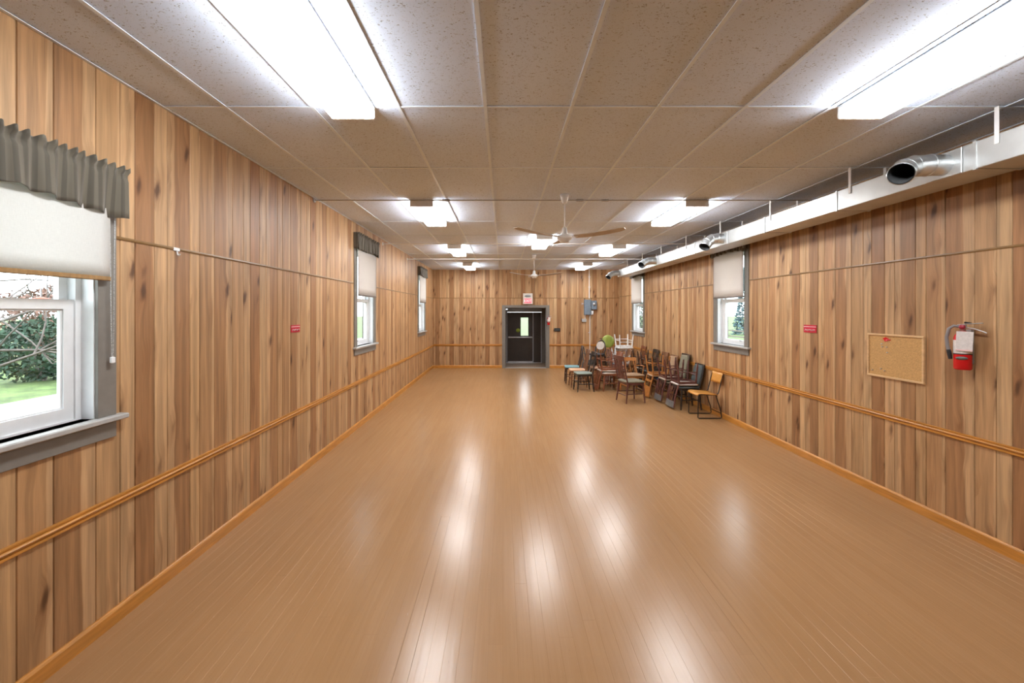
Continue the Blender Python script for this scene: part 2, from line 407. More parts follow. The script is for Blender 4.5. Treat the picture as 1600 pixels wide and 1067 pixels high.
def plank_mesh(w, z0, z1, u0, u1):
    key = (round(w, 4), round(z0, 4), round(z1, 4), round(u0, 3), round(u1, 3))
    if key in plank_cache: return plank_cache[key]
    c = .0035; h = w / 2 - .0014
    prof = [(-h, -PT), (h, -PT), (h, -c), (h - c, 0), (-h + c, 0), (-h, -c)]
    me = MB().prism(prof, 2, z0, z1).mesh('plank'); me.materials.append(M_PLANK)
    uvl = me.uv_layers.new(name='UVMap')
    for lp in me.loops:
        x = me.vertices[lp.vertex_index].co.x; t = (x + w / 2) / w
        uvl.data[lp.index].uv = (u0 + (u1 - u0) * t, me.vertices[lp.vertex_index].co.z)
    plank_cache[key] = me; return me
def panel_wall(wall, start, sgn, lo, hi, holes, zsplit, place, rotz):
    # start: where a sheet begins, sgn: direction read left to right facing the wall
    n0 = int((abs(start) + abs(hi) + abs(lo)) / 1.219) + 2
    for k in range(-n0, n0):
        pos = start + sgn * k * 1.219
        for w, col, sap, flip in PATT:
            a, b = (pos, pos + w) if sgn > 0 else (pos - w, pos); pos += sgn * w
            ca, cb = max(a, lo), min(b, hi)
            if cb - ca < .012: continue
            j = R.uniform(.93, 1.07); tint = R.uniform(.98, 1.02)
            for z0, z1 in ((.0, zsplit), (zsplit, H + .02)):
                for p, q, r, s in subtract((ca, cb, z0, z1), holes):
                    t0, t1 = (p - a) / w, (q - a) / w
                    if sgn < 0: t0, t1 = 1 - t1, 1 - t0
                    if flip: u0, u1 = 1 - t0, 1 - t1
                    else: u0, u1 = t0, t1
                    # local x runs to the reader's right reversed by the wall's rotation: swap
                    o = link('plank', plank_mesh(q - p, r, s, u1, u0), None, wall, place((p + q) / 2), (0, 0, rotz))
                    o.color = (min(1, col[0] * j), min(1, col[1] * j * tint), min(1, col[2] * j * tint), min(1.0, sap))
panel_wall(wall_l, 2.188, 1, Y0, YB, holesL, 2.38, lambda c: (XL, c, 0), -PI / 2)
panel_wall(wall_r, 3.677, -1, Y0, YB, holesR, 2.43, lambda c: (XR, c, 0), PI / 2)
panel_wall(wall_b, -2.31, 1, XL, XR, holesB, 2.385, lambda c: (c, YB, 0), PI)

# ------------------------------------------------------------------ trims
def strip_profile(name, prof, side, z, segs, m, label):
    # prof: (out from wall, up); side L R B
    out = []
    for a, b in segs:
        mb = MB()
        if side == 'L': mb.prism([(XL + u, z + w) for u, w in prof], 1, a, b)
        elif side == 'R': mb.prism([(XR - u, z + w) for u, w in prof], 1, a, b)
        else: mb.prism([(YB - u, z + w) for u, w in prof], 0, a, b)
        o = mb.build(name, m); struct(o, label); out.append(o)
    return out
BASEP = [(-.002, 0), (.019, 0), (.019, .080), (.014, .090), (.008, .097), (-.002, .097)]
RAILP = [(-.002, -.032), (.012, -.032), (.017, -.027), (.017, -.013), (.011, -.010), (.011, -.006), (.022, -.002), (.026, .006), (.022, .014), (.014, .017), (.014, .021), (.020, .024), (.020, .032), (-.002, .032)]
STRP = [(-.002, -.010), (.005, -.010), (.007, 0), (.005, .010), (-.002, .010)]
casing = .11
strip_profile('baseboard_left', BASEP, 'L', 0, [(Y0, YB)], M_RAIL, 'orange varnished baseboard along the left wall')
strip_profile('baseboard_right', BASEP, 'R', 0, [(Y0, YB)], M_RAIL, 'orange varnished baseboard along the right wall')
strip_profile('baseboard_back', BASEP, 'B', 0, [(XL + .02, DOOR[0] - casing), (DOOR[1] + casing, XR - .02)], M_RAIL, 'orange varnished baseboard along the back wall')
strip_profile('trim_1', RAILP, 'L', .752, [(Y0, YB)], M_RAIL, 'orange varnished chair rail along the left wall')
strip_profile('trim_2', RAILP, 'R', .838, [(Y0, YB)], M_RAIL, 'orange varnished chair rail along the right wall')
strip_profile('trim_3', RAILP, 'B', .785, [(XL + .03, DOOR[0] - casing), (DOOR[1] + casing, XR - .03)], M_RAIL, 'orange varnished chair rail along the back wall')
def gaps(lo, hi, holes, pad, z):
    segs, cur = [], lo
    for a, b, z0, z1 in sorted(holes):
        if z0 < z < z1 + .12: segs.append((cur, a - pad)); cur = b + pad
    segs.append((cur, hi)); return segs
strip_profile('trim_4', STRP, 'L', 2.38, gaps(Y0, YB, holesL, casing, 2.38), M_STRIP, 'thin dark strip along a panel joint of the left wall')
strip_profile('trim_5', STRP, 'R', 2.43, gaps(Y0, YB, holesR, casing, 2.43), M_STRIP, 'thin dark strip along a panel joint of the right wall')
strip_profile('trim_6', STRP, 'B', 2.385, [(XL, XR)], M_STRIP, 'thin dark strip along the panel joint of the back wall')

# ------------------------------------------------------------------ ceiling: lay-in tiles in a grid
ceil = MB().box(XL - .2, XR + .2, Y0 - .14, YB + .14, H + .12, H + .2).build('ceiling', M_GRID); struct(ceil, 'white suspended ceiling of speckled mineral tiles')
GX = [-.125 + .6096 * k for k in range(-3, 7)]; GY = [2.885 + 1.2192 * k for k in range(-4, 10)]
xs = [XL] + GX + [XR]; ys = [Y0] + [g for g in GY if Y0 < g < YB - .05] + [YB]
tcache = {}
for i in range(len(xs) - 1):
    for j in range(len(ys) - 1):
        w, d = xs[i + 1] - xs[i], ys[j + 1] - ys[j]; key = (round(w, 3), round(d, 3))
        if key not in tcache:
            tcache[key] = MB().cbox(-w / 2 + .004, w / 2 - .004, -d / 2 + .004, d / 2 - .004, 0, .016, .003).mesh('ceiling_tile'); tcache[key].materials.append(M_TILE)
        link('ceiling_tile', tcache[key], None, ceil, ((xs[i] + xs[i + 1]) / 2, (ys[j] + ys[j + 1]) / 2, H + .004 + R.uniform(0, .002)), (0, 0, 0))
for g in GX:
    MB().box(g - .012, g + .012, Y0, YB, H - .002, H + .002).box(g - .001, g + .001, Y0, YB, H + .002, H + .035).build('grid_runner', M_GRID, ceil)
for g in ys[1:-1]:
    MB().box(XL, XR, g - .012, g + .012, H - .0012, H + .0022).build('grid_cross_tee', M_GRID, ceil)
for a in (MB().box(XL, XL + .022, Y0, YB, H - .003, H + .001).box(XL, XL + .002, Y0, YB, H - .003, H + .02), MB().box(XR - .022, XR, Y0, YB, H - .003, H + .001), MB().box(XL, XR, YB - .022, YB, H - .003, H + .001)):
    a.build('wall_angle', M_GRID, ceil)

# ------------------------------------------------------------------ windows
def rails(mb, x0, x1, z0, z1, w, y0, y1, wb=None):
    wb = wb or w
    mb.box(x0, x0 + w, y0, y1, z0, z1); mb.box(x1 - w, x1, y0, y1, z0, z1)
    mb.box(x0 + w, x1 - w, y0, y1, z0, z0 + wb); mb.box(x0 + w, x1 - w, y0, y1, z1 - w, z1); return mb
def window(n, side, c, zs, zh, near):
    X = XL if side == 'L' else XR; rot = -PI / 2 if side == 'L' else PI / 2
    w = empty('window_%d' % n, (X, c, 0), (0, 0, rot)); struct(w, 'white double hung window in a grey casing')
    k = casing
    MB().cbox(-HW - k, -HW + .006, -.004, .018, zs, zh + k, .002).build('casing', M_GREY, w)
    MB().cbox(HW - .006, HW + k, -.004, .018, zs, zh + k, .002).build('casing', M_GREY, w)
    MB().cbox(-HW + .006, HW - .006, -.004, .018, zh - .006, zh + k, .002).build('casing', M_GREY, w)
    MB().cbox(-HW - k - .045, HW + k + .045, -.075, .060, zs - .032, zs, .006).build('sill', M_SILLTOP, w)
    MB().cbox(-HW - k, HW + k, -.004, .018, zs - .135, zs - .032, .002).build('apron', M_GREY, w)
    for s in (-1, 1): MB().box(*sorted((s * HW, s * (HW - .012))), -.075, -.004, zs, zh).build('jamb', M_VINYL, w)
    MB().box(-HW + .012, HW - .012, -.075, -.004, zh - .012, zh).build('jamb', M_VINYL, w)
    fr = rails(MB(), -HW, HW, zs - .02, zh, .045, -.165, -.075, .03); fr.build('frame', M_VINYL, w)
    zm = zs + (.70 if n == 1 else .80); a = HW - .045
    lo = rails(MB(), -a, a, zs + .01, zm, .055, -.118, -.085, .07).build('sash', M_VINYL, w)
    rails(MB(), -a + .055, a - .055, zs + .08, zm - .055, .010, -.112, -.094).build('glazing_bead', M_VINYL, lo)
    MB().box(-a + .05, a - .05, -.104, -.100, zs + .075, zm - .05).build('pane', M_GLASS, lo)
    up = rails(MB(), -a, a, zm - .045, zh - .045, .045, -.155, -.123).build('sash', M_VINYL, w)
    MB().box(-a + .04, a - .04, -.142, -.138, zm - .005, zh - .085).build('pane', M_GLASS, up)
    xl = .18 if side == 'L' else -.18
    MB().tube([(xl - .02, -.083, zs + .065), (xl - .02, -.068, zs + .085), (xl + .02, -.068, zs + .085), (xl + .02, -.083, zs + .065)], .004, 6).build('lift_handle', M_ROD, lo)
    return w
for n, c, s, h in WIN_L: window(n, 'L', c, s, h, 0)
for n, c, s, h in WIN_R: window(n, 'R', c, s, h, 0)

def shade(side, c, ztop, zbot, m, hem, label, off=.05, halfw=HW + .035):
    X = XL if side == 'L' else XR; rot = -PI / 2 if side == 'L' else PI / 2
    w = empty('roller_shade', (X, c, zbot), (0, 0, rot)); tag(w, label, 'window shade', 'roller shades')
    hgt = ztop - zbot; nx, nz = 14, 6; vs, fs = [], []
    for i in range(nx + 1):
        for j in range(nz + 1):
            x = -halfw + 2 * halfw * i / nx; vs.append((x, off + .004 * math.sin(i * 1.1) * (1 - j / nz), hgt * j / nz))
    for i in range(nx):
        for j in range(nz):
            a = i * (nz + 1) + j; fs.append((a, a + nz + 1, a + nz + 2, a + 1))
    mb = MB(); mb.add(vs, fs, True); o = mb.build('shade_fabric', m, w)
    sol = o.modifiers.new('thickness', 'SOLIDIFY'); sol.thickness = .0012
    MB().cbox(-halfw, halfw, off - .006, off + .008, -.022, .004, .004).build('hem_bar', hem, w)
    MB().tube([(-halfw, off - .012, hgt), (halfw, off - .012, hgt)], .012, 12).build('roller', M_WHITE, w)
    for s in (-1, 1): MB().box(s * halfw - .004, s * halfw + .004, .016, off + .01, hgt - .025, hgt + .025).build('bracket', M_WHITE, w)
    return w
M_HEMG = wood('brown_hem_wood', (0.30, 0.17, 0.06)); M_HEMD = mat('dark_hem', (0.16, 0.13, 0.11), .5)
s1 = shade('L', 1.978, 2.62, 2.125, M_SHADE, M_HEMG, 'white linen roller shade with brown hem bar on the nearest left window')
shade('L', 7.13, 2.98, 2.20, M_SHADE2, M_HEMD, 'cream roller shade on the middle window of the left wall', off=.045)
shade('L', 12.05, 2.98, 2.20, M_SHADE2, M_HEMD, 'cream roller shade on the farthest window of the left wall', off=.045)
shade('R', 7.15, 2.98, 2.18, M_SHADE2, M_HEMD, 'pinkish cream roller shade on the nearer window of the right wall', off=.055)
shade('R', 12.03, 2.98, 2.18, M_SHADE2, M_HEMD, 'pinkish cream roller shade on the far window of the right wall', off=.055)

def valance(side, c, zt, zb, label, halfw=.56, off=.075, seed=1):
    X = XL if side == 'L' else XR; rot = -PI / 2 if side == 'L' else PI / 2
    w = empty('window_valance', (X, c, zb), (0, 0, rot)); tag(w, label, 'valance', 'ruffled window valances')
    rr = random.Random(seed); hh = zt - zb; nx, nz = 150, 14; vs, fs, uvs = [], [], []
    ph = [rr.uniform(0, 6.3) for _ in range(6)]
    pocket = .80
    for i in range(nx + 1):
        t = i / nx; x = -halfw + 2 * halfw * t
        wv = math.sin(t * 46 + ph[0] + 1.2 * math.sin(t * 9 + ph[1])); fine = math.sin(t * 130 + ph[2] + math.sin(t * 21))
        slow = math.sin(t * 7 + ph[3])
        for j in range(nz + 1):
            v = j / nz
            if v < pocket - .06: amp = .016 * (1 - v / pocket * .75); y = off + amp * wv + .003 * fine + .012 * (1 - v) * slow
            elif v < pocket + .06: y = off - .004 + .004 * fine
            else: y = off + .004 + .011 * fine + .006 * wv
            z = hh * v
            if j == 0: z += .012 * slow + .006 * wv - (.018 if t > .9 or t < .1 else 0)
            if j == nz: z += .012 * fine
            vs.append((x, y, z)); uvs.append((t, v))
    for i in range(nx):
        for j in range(nz):
            a = i * (nz + 1) + j; fs.append((a, a + nz + 1, a + nz + 2, a + 1))
    me = bpy.data.meshes.new('ruffled_cloth'); me.from_pydata(vs, [], fs); me.polygons.foreach_set('use_smooth', [True] * len(fs))
    uvl = me.uv_layers.new(name='UVMap')
    for lp in me.loops: uvl.data[lp.index].uv = uvs[lp.vertex_index]
    o = link('ruffled_cloth', me, M_VAL, w); sol = o.modifiers.new('thickness', 'SOLIDIFY'); sol.thickness = .002
    for s in (-1, 1):                                                  # the short returns back to the wall
        mb = MB(); vs, fs = [], []
        for i in range(7):
            for j in range(9):
                vs.append((s * halfw + .004 * math.sin(i * 2.1), .004 + (off - .004) * i / 6, hh * (j / 8)))
        for i in range(6):
            for j in range(8):
                a = i * 9 + j; fs.append((a, a + 9, a + 10, a + 1))
        mb.add(vs, fs, True); q = mb.mesh('cloth_return'); u = q.uv_layers.new(name='UVMap')
        for lp in q.loops: u.data[lp.index].uv = (q.vertices[lp.vertex_index].co.y * .6, 0)
        r = link('cloth_return', q, M_VAL, w); sol = r.modifiers.new('thickness', 'SOLIDIFY'); sol.thickness = .002
    MB().tube([(-halfw + .006, .004, hh * .80), (-halfw + .008, off - .024, hh * .80), (halfw - .008, off - .024, hh * .80), (halfw - .006, .004, hh * .80)], .006, 8).build('curtain_rod', M_WHITE, w)
    return w
valance('L', 1.978, 2.80, 2.515, 'olive striped ruffled valance above the nearest left window', seed=3)
valance('L', 7.13, 3.20, 2.945, 'olive striped ruffled valance above the middle left window', seed=5)
valance('L', 12.05, 3.20, 2.945, 'olive striped ruffled valance above the farthest left window', seed=6)
valance('R', 7.15, 3.20, 2.935, 'dark ruffled valance half hidden by the duct above the nearer right window', seed=8)
valance('R', 12.03, 3.20, 2.935, 'dark ruffled valance half hidden by the duct above the far right window', seed=9)

# beaded pull chain beside the nearest shade
ch = empty('pull_chain', (XL + .045, 2.47, 1.64)); tag(ch, 'grey beaded pull chain loop hanging beside the nearest shade', 'chain')
for dy in (-.012, .010):
    MB().tube([(0, dy * .3, .0), (0, dy * .8, .25), (0, dy, .5), (0, dy * 1.5, .88)], .0028, 6).build('chain_strand', mat('chain_beads', (.5, .5, .5), .3, .3, .75, 260), ch)
MB().cbox(-.008, .008, -.014, .014, -.03, .008, .004).build('chain_clip', M_VINYL, ch)

# ------------------------------------------------------------------ doorway and vestibule behind the back wall
d1 = struct(empty('door_1', (0, YB, 0)), 'grey cased doorway in the back wall')
MB().cbox(DOOR[0] - casing, DOOR[0], -.02, .004, 0, DOOR[2] + .085, .003).build('casing', M_GREY, d1)
MB().cbox(DOOR[1], DOOR[1] + casing, -.02, .004, 0, DOOR[2] + .085, .003).build('casing', M_GREY, d1)
MB().cbox(DOOR[0], DOOR[1], -.02, .004, DOOR[2], DOOR[2] + .085, .003).build('casing', M_GREY, d1)
MB().box(DOOR[0], DOOR[0] + .015, .0, .14, 0, DOOR[2]).build('jamb', M_GREY, d1)
MB().box(DOOR[1] - .015, DOOR[1], .0, .14, 0, DOOR[2]).build('jamb', M_GREY, d1)
MB().box(DOOR[0] + .015, DOOR[1] - .015, .0, .14, DOOR[2] - .015, DOOR[2]).build('jamb', M_GREY, d1)
MB().box(DOOR[0], DOOR[1], -.02, .14, -.02, .006).build('threshold', M_SILLTOP, d1)
YD = 15.42
vm = MB(); vm.box(-.12, -.06, YB + .14, YD + .1, -.02, 2.5); vm.box(1.66, 1.72, YB + .14, YD + .1, -.02, 2.5)
vm.box(-.12, .12, YD, YD + .1, -.02, 2.5); vm.box(1.46, 1.72, YD, YD + .1, -.02, 2.5); vm.box(.12, 1.46, YD, YD + .1, 2.03, 2.5)
vb = struct(vm.build('wall_vestibule', M_VESTW), 'dark painted vestibule behind the doorway')
struct(MB().box(-.12, 1.72, YB + .14, YD + .1, 2.5, 2.56).build('ceiling_vestibule', M_GRID))
struct(MB().box(-.12, 1.72, YB + .14, YD + .3, -.06, -.002).build('floor_vestibule', mat('vestibule_floor', (.33, .22, .14), .35)))
d2 = struct(empty('door_2', (.12, YD + .02, 0)), 'dark brown exterior door leaf with narrow glass and push bar')
dl = empty('door_leaf', (.045, 0, 0), (0, 0, 0), d2)
lw = .945
lm = MB(); lm.box(0, .50, -.022, .022, .012, 1.90); lm.box(.785, lw, -.022, .022, .012, 1.90); lm.box(.50, .785, -.022, .022, .012, 1.02); lm.box(.50, .785, -.022, .022, 1.70, 1.90)
leaf = lm.build('leaf_panel', M_DOORBR, d2, (.045, 0, 0)); bpy.data.objects.remove(dl)
MB().box(.50, .785, -.004, .004, 1.02, 1.70).build('pane', M_GLASS, leaf)
rails(MB(), .49, .795, 1.01, 1.71, .012, -.027, -.022).build('glass_stop', M_DOORBR, leaf)
MB().cbox(.03, lw - .01, -.085, -.055, .935, .985, .01).box(.04, .09, -.06, -.02, .93, .99).box(lw - .09, lw - .03, -.06, -.02, .93, .99).build('push_bar', M_ALU, leaf)
MB().lathe([(0, 0), (.075, 0), (.075, .002), (0, .002)], 24, Matrix.Translation((.40, -.024, 1.22)) @ Matrix.Rotation(PI / 2, 4, 'X')).build('round_sticker', mat('lime_sticker', (.42, .50, .06), .6), leaf)
MB().box(.02, lw, -.030, -.022, .012, .06).build('kick_strip', M_ALU, leaf)
MB().box(0, .045, -.04, .05, 0, 2.0).box(.99, 1.03, -.04, .05, 0, 1.90).box(1.30, 1.34, -.04, .05, 0, 1.90).box(.045, 1.34, -.05, .05, 1.905, 2.03).build('frame', mat('grey_frame', (.33, .33, .34), .45), d2)
MB().box(1.03, 1.30, -.02, .02, .012, 1.90).build('side_leaf', M_DOORBR, d2)
MB().box(0, 1.34, -.06, .08, -.005, .012).build('threshold', M_ALU, d2)
vl = empty('vestibule_lamp', (.55, 14.75, 2.5)); tag(vl, 'small lit ceiling lamp inside the vestibule', 'lamp')
MB().lathe([(.0, -.05), (.10, -.045), (.13, -.01), (.14, 0), (0, 0)], 20).build('lamp_globe', mat('vestibule_globe', (.9, .9, .85), .4, emit=(1, .96, .9, 4.0)), vl)

# ------------------------------------------------------------------ ceiling lights
def ceiling_light(x, y0, label, ln=1.22):
    w = empty('ceiling_light', (x, y0, H)); tag(w, label, 'ceiling light', 'wraparound fluorescent fixtures')
    MB().box(-.149, .149, .004, ln - .004, -.018, -.001).build('housing', M_WHITE, w)
    prof = [(-.145, -.018), (-.147, -.078), (-.143, -.088), (.143, -.088), (.147, -.078), (.145, -.018)]
    MB().prism(prof, 1, .010, ln - .010).build('diffuser', M_LAMP, w)
    cap = [(-.148, -.001), (-.150, -.076), (-.144, -.090), (.144, -.090), (.150, -.076), (.148, -.001)]
    for a in (0, ln - .012): MB().prism(cap, 1, a, a + .012).build('end_cap', M_WHITE, w)
    return w
for k, y in enumerate((1.66, 5.27, 8.80, 12.08)):
    ceiling_light(-1.05, y, ('nearest', 'second', 'third', 'farthest')[k] + ' fluorescent ceiling light of the left row')
    ceiling_light(2.50, y, ('nearest', 'second', 'third', 'farthest')[k] + ' fluorescent ceiling light of the right row')
ceiling_light(.775, 7.66, 'single fluorescent ceiling light in the middle behind the nearer fan')

# ------------------------------------------------------------------ ceiling fans
def blade_mesh():
    vs, fs = [], []; n = 14; th = .006
    for i in range(n + 1):
        t = i / n; r = .13 + t * .60
        wd = .052 + .018 * math.sin(min(1, t * 1.3) * PI * .5) - (.03 * max(0, (t - .88) / .12) ** 2)
        z = .040 * t ** 2.2; tw = .30 - .16 * t
        for s, dz in ((-1, 0), (1, 0), (1, th), (-1, th)):
            vs.append((r, s * wd, z + -s * wd * math.tan(tw) * .55 + dz))
    for i in range(n):
        for k in range(4):
            k2 = (k + 1) % 4; fs.append((i * 4 + k, i * 4 + k2, i * 4 + 4 + k2, i * 4 + 4 + k))
    fs += [(3, 2, 1, 0), tuple(n * 4 + k for k in range(4))]
    mb = MB(); mb.add(vs, fs, False); return mb.mesh('blade')
BLADE = blade_mesh(); BLADE.materials.append(M_BLADE)
def fan(x, y, a0, label):
    w = empty('ceiling_fan', (x, y, H)); tag(w, label, 'ceiling fan', 'three bladed ceiling fans')
    MB().lathe([(.0, 0), (.056, 0), (.050, -.03), (.030, -.095), (.016, -.108), (0, -.108)], 20).build('canopy', M_WHITE, w)
    MB().tube([(0, 0, -.10), (0, 0, -.44)], .0075, 10).build('downrod', M_WHITE, w)
    MB().lathe([(0, -.395), (.012, -.395), (.030, -.41), (.033, -.455), (.042, -.480), (.042, -.490), (0, -.490)], 20).build('coupling_cover', M_WHITE, w)
    MB().lathe([(0, -.487), (.05, -.487), (.085, -.502), (.095, -.525), (.088, -.55), (.06, -.565), (.055, -.585), (0, -.588)], 24).build('motor_housing', M_WHITE, w)
    for k in range(3):
        a = math.radians(a0 + 120 * k)
        b = link('blade', BLADE, None, w, (0, 0, -.523), (0, 0, a))
        MB().box(.07, .17, -.018, .018, -.004, .0).tube([(.15, .0, -.006), (.15, 0, .012)], .006, 6).build('blade_bracket', M_WHITE, b)
    return w
fan(.76, 5.06, 92, 'nearer white three bladed ceiling fan')
fan(.79, 10.40, 94, 'farther white three bladed ceiling fan')

# ------------------------------------------------------------------ tie rods under the ceiling
def rod(y, z, m, label, r=.009, fit=()):
    w = empty('tie_rod', (0, y, z)); tag(w, label, 'tie rod', 'rods across the ceiling')
    MB().tube([(XL, 0, 0), (XR, 0, 0)], r, 8).build('rod', m, w)
    for s in (XL, XR): MB().lathe([(0, -.006), (.03, -.006), (.03, .006), (0, .006)], 14, Matrix.Translation((s + (.006 if s < 0 else -.006), 0, 0)) @ Matrix.Rotation(PI / 2, 4, 'Y')).build('wall_plate', m, w)
    for fx in fit: MB().tube([(fx, 0, 0), (fx + .09, 0, 0)], r * 1.9, 6).build('turnbuckle', m, w)
rod(5.20, 3.335, M_ROD, 'grey tie rod with couplings just under the ceiling by the nearer fan', .008, (-.02 - .75, .93, 1.25))
rod(8.15, 3.27, M_WHITE, 'white tie rod across the room in front of the third lights')
rod(10.24, 3.235, M_WHITE, 'white tie rod across the room by the farther fan')

# ------------------------------------------------------------------ ventilation duct
dx0, dx1, dz0, dz1 = 3.47, 3.81, 2.97, 3.17
duct = empty('ventilation_duct', (dx0, 0, dz0)); tag(duct, 'galvanised steel ventilation duct hung along the right wall', 'duct')
W, Hh = dx1 - dx0, dz1 - dz0
MB().cbox(0, W, -1.4, 12.36, 0, Hh, .004).build('duct_body', M_DUCT, duct)
for y in (-.2, 1.0, 3.0, 4.25, 5.42, 7.4, 8.62, 9.75, 10.9, 12.34):
    MB().box(-.006, W + .006, y, y + .022, -.006, Hh + .006).build('seam_flange', M_DUCT, duct)
for k in range(10):
    y = .42 + 1.22 * k
    MB().box(-.007, -.004, y, y + .028, Hh - .07, H - dz0).build('hanger_strap', M_WHITE, duct)
    MB().box(W + .004, W + .007, y, y + .028, Hh - .07, H - dz0).build('hanger_strap', M_WHITE, duct)
def outlet(y, path, flare=False):
    o = MB().cbox(-.012, -.004, -.13, .13, .0, Hh - .005, .003).build('outlet_plate', M_DUCT, duct, (0, y, 0))
    zc = Hh / 2; pts = [Vector((-.004, 0, zc)) + Vector(p) for p in path]
    r = .080
    # smooth pipe through the points
    fine = []
    for i in range(len(pts) - 1):
        for k in range(3): fine.append(pts[i].lerp(pts[i + 1], k / 3))
    fine.append(pts[-1])
    pm = MB(); pm.tube(fine, r, 24, caps=False); pm.build('outlet_pipe', M_STEEL, o)
    pm = MB(); pm.tube(fine, r - .005, 24, caps=False); pm.build('pipe_inside', M_STEELD, o)
    for i in range(1, len(pts)):
        d = (pts[i] - pts[i - 1]).normalized(); pm = MB(); pm.tube([pts[i] - d * .008, pts[i], pts[i] + d * .004], [r + .001, r + .006, r + .001], 24, caps=False); pm.build('pipe_bead', M_STEEL, o)
outlet(3.22, [(0, 0, 0), (-.13, 0, 0), (-.25, 0, -.01), (-.34, -.03, -.045), (-.42, -.085, -.095)])
outlet(6.45, [(0, 0, 0), (-.10, 0, 0), (-.19, -.005, -.015), (-.27, -.03, -.07), (-.325, -.06, -.14)])
outlet(9.28, [(0, 0, 0), (-.10, 0, 0), (-.20, -.005, -.01), (-.29, -.03, -.05), (-.36, -.07, -.10)])
outlet(12.20, [(0, 0, 0), (-.10, 0, 0), (-.20, -.01, -.01), (-.29, -.03, -.06), (-.35, -.07, -.13)])

# ------------------------------------------------------------------ things on the right wall
def extinguisher(loc, rot, s, label, turn=0.0):
    # local: wall behind at +y, front -y
    w = empty('fire_extinguisher', loc, rot); w.scale = (s, s, s); tag(w, label, 'fire extinguisher', 'fire extinguishers')
    MB().lathe([(0, 0), (.048, 0), (.055, .010), (.055, .262), (.050, .285), (.034, .312), (.022, .325), (0, .325)], 28).build('cylinder', M_RED, w)
    MB().lathe([(.0556, .135), (.0562, .137), (.0562, .248), (.0556, .250)], 28).build('paper_label', M_PAPER, w)
    MB().lathe([(.0558, .130), (.0566, .131), (.0566, .138), (.0558, .139)], 28).build('label_band', M_BLACK, w)
    T = Matrix.Translation((.0, -.054, .100)) @ Matrix.Rotation(PI / 2, 4, 'X') @ Matrix.Diagonal((1.5, .6, 1, 1))
    MB().lathe([(0, 0), (.024, 0), (.024, .003), (0, .003)], 24, T).build('oval_emblem', mat('emblem_grey', (.13, .13, .12), .4), w)
    MB().lathe([(0, .32), (.018, .32), (.018, .345), (.024, .35), (.024, .375), (.014, .385), (0, .385)], 16).build('valve', M_ALU, w)
    MB().tube([(.02, -.0, .355), (.06, -.01, .350), (.12, -.03, .325), (.135, -.03, .315)], [(.010, .005)] * 4, 8).build('carry_handle', M_ALU, w)
    MB().tube([(-.03, 0, .378), (.02, -.01, .386), (.07, -.025, .392), (.115, -.035, .396)], [(.010, .004)] * 4, 8).build('squeeze_lever', M_ALU, w)
    MB().cbox(-.075, -.03, -.012, .012, .385, .40, .004, Matrix.Rotation(math.radians(12), 4, 'Y')).build('safety_pin', M_BLACK, w)
    MB().lathe([(0, 0), (.02, 0), (.02, .014), (0, .014)], 18, Matrix.Translation((0, -.022, .362)) @ Matrix.Rotation(PI / 2, 4, 'X')).build('pressure_gauge', mat('gauge_red', (.35, .03, .05), .3), w)
    MB().tube([(-.02, 0, .362), (-.05, -.01, .370), (-.078, -.01, .345), (-.092, -.01, .27), (-.088, -.01, .20), (-.080, -.01, .16)], .0125, 10).build('hose', M_RUBBER, w)
    MB().tube([(-.081, -.01, .165), (-.078, -.01, .145), (-.070, -.01, .085)], [.014, .016, .013], 10).build('nozzle', M_BLACK, w)
    MB().box(-.040, .056, -.0635, -.062, .160, .325, Matrix.Rotation(math.radians(2), 4, 'Y')).build('inspection_tag', M_PAPER, w)
    MB().box(-.040, .056, -.0645, -.0635, .162, .174, Matrix.Rotation(math.radians(2), 4, 'Y')).build('tag_stripe', M_PINK, w)
    MB().cbox(-.02, .02, .048, .075, .05, .34, .003, Matrix.Rotation(-turn, 4, 'Z')).build('wall_bracket', M_ROD, w)
    return w
extinguisher((XR - .076, 3.47, 1.43), (0, 0, -PI / 2 + .62), 1.0, 'large red fire extinguisher hanging by the cork board', .62)
extinguisher((1.545, YB - .082, 1.475), (0, 0, 0), .78, 'small fire extinguisher hanging beside the doorway')

cb = empty('cork_board', (XR, 4.145, 1.235)); tag(cb, 'small cork notice board in a pine frame on the right wall', 'notice board')
bw, bh = .30, .455
MB().box(-.012, -.004, -bw + .01, bw - .01, .01, bh - .01).build('cork_panel', M_CORK, cb)
for z in (0, bh - .02): MB().cbox(-.022, -.001, -bw, bw, z, z + .02, .003).build('frame_rail', M_PINE, cb)
for y in (-bw, bw - .02): MB().cbox(-.022, -.001, y, y + .02, .02, bh - .02, .003).build('frame_rail', M_PINE, cb)
rz = empty('paper_rosette', (XR - .013, 4.23, 1.635)); tag(rz, 'red paper scrap pinned at the top of the cork board', 'paper')
mb = MB(); vs = [(0, 0, 0)] + [(-.004, (.028 + .012 * math.sin(k * 2.3)) * math.cos(2 * PI * k / 14), (.022 + .008 * math.sin(k * 3.1)) * math.sin(2 * PI * k / 14)) for k in range(14)]
mb.add(vs, [(0, k + 1, (k + 1) % 14 + 1) for k in range(14)]); o = mb.build('paper_petals', M_RED, rz); o.modifiers.new('thickness', 'SOLIDIFY').thickness = .002
MB().tube([(-.004, -.02, 0), (-.006, -.05, -.004)], .006, 6).build('paper_tail', M_RED, rz)
for y, z in ((4.27, 1.585), (4.265, 1.555), (4.215, 1.555), (4.28, 1.325), (4.24, 1.31), (4.38, 1.30), (4.21, 1.50)):
    p = empty('pushpin', (XR - .012, y, z)); tag(p, 'small pushpin stuck in the cork board', 'pushpin', 'pushpins on the cork board')
    MB().lathe([(0, 0), (.003, 0), (.003, .008), (.006, .012), (.006, .015), (0, .016)], 10, Matrix.Rotation(-PI / 2, 4, 'Y')).build('pin_head', M_ALU, p)

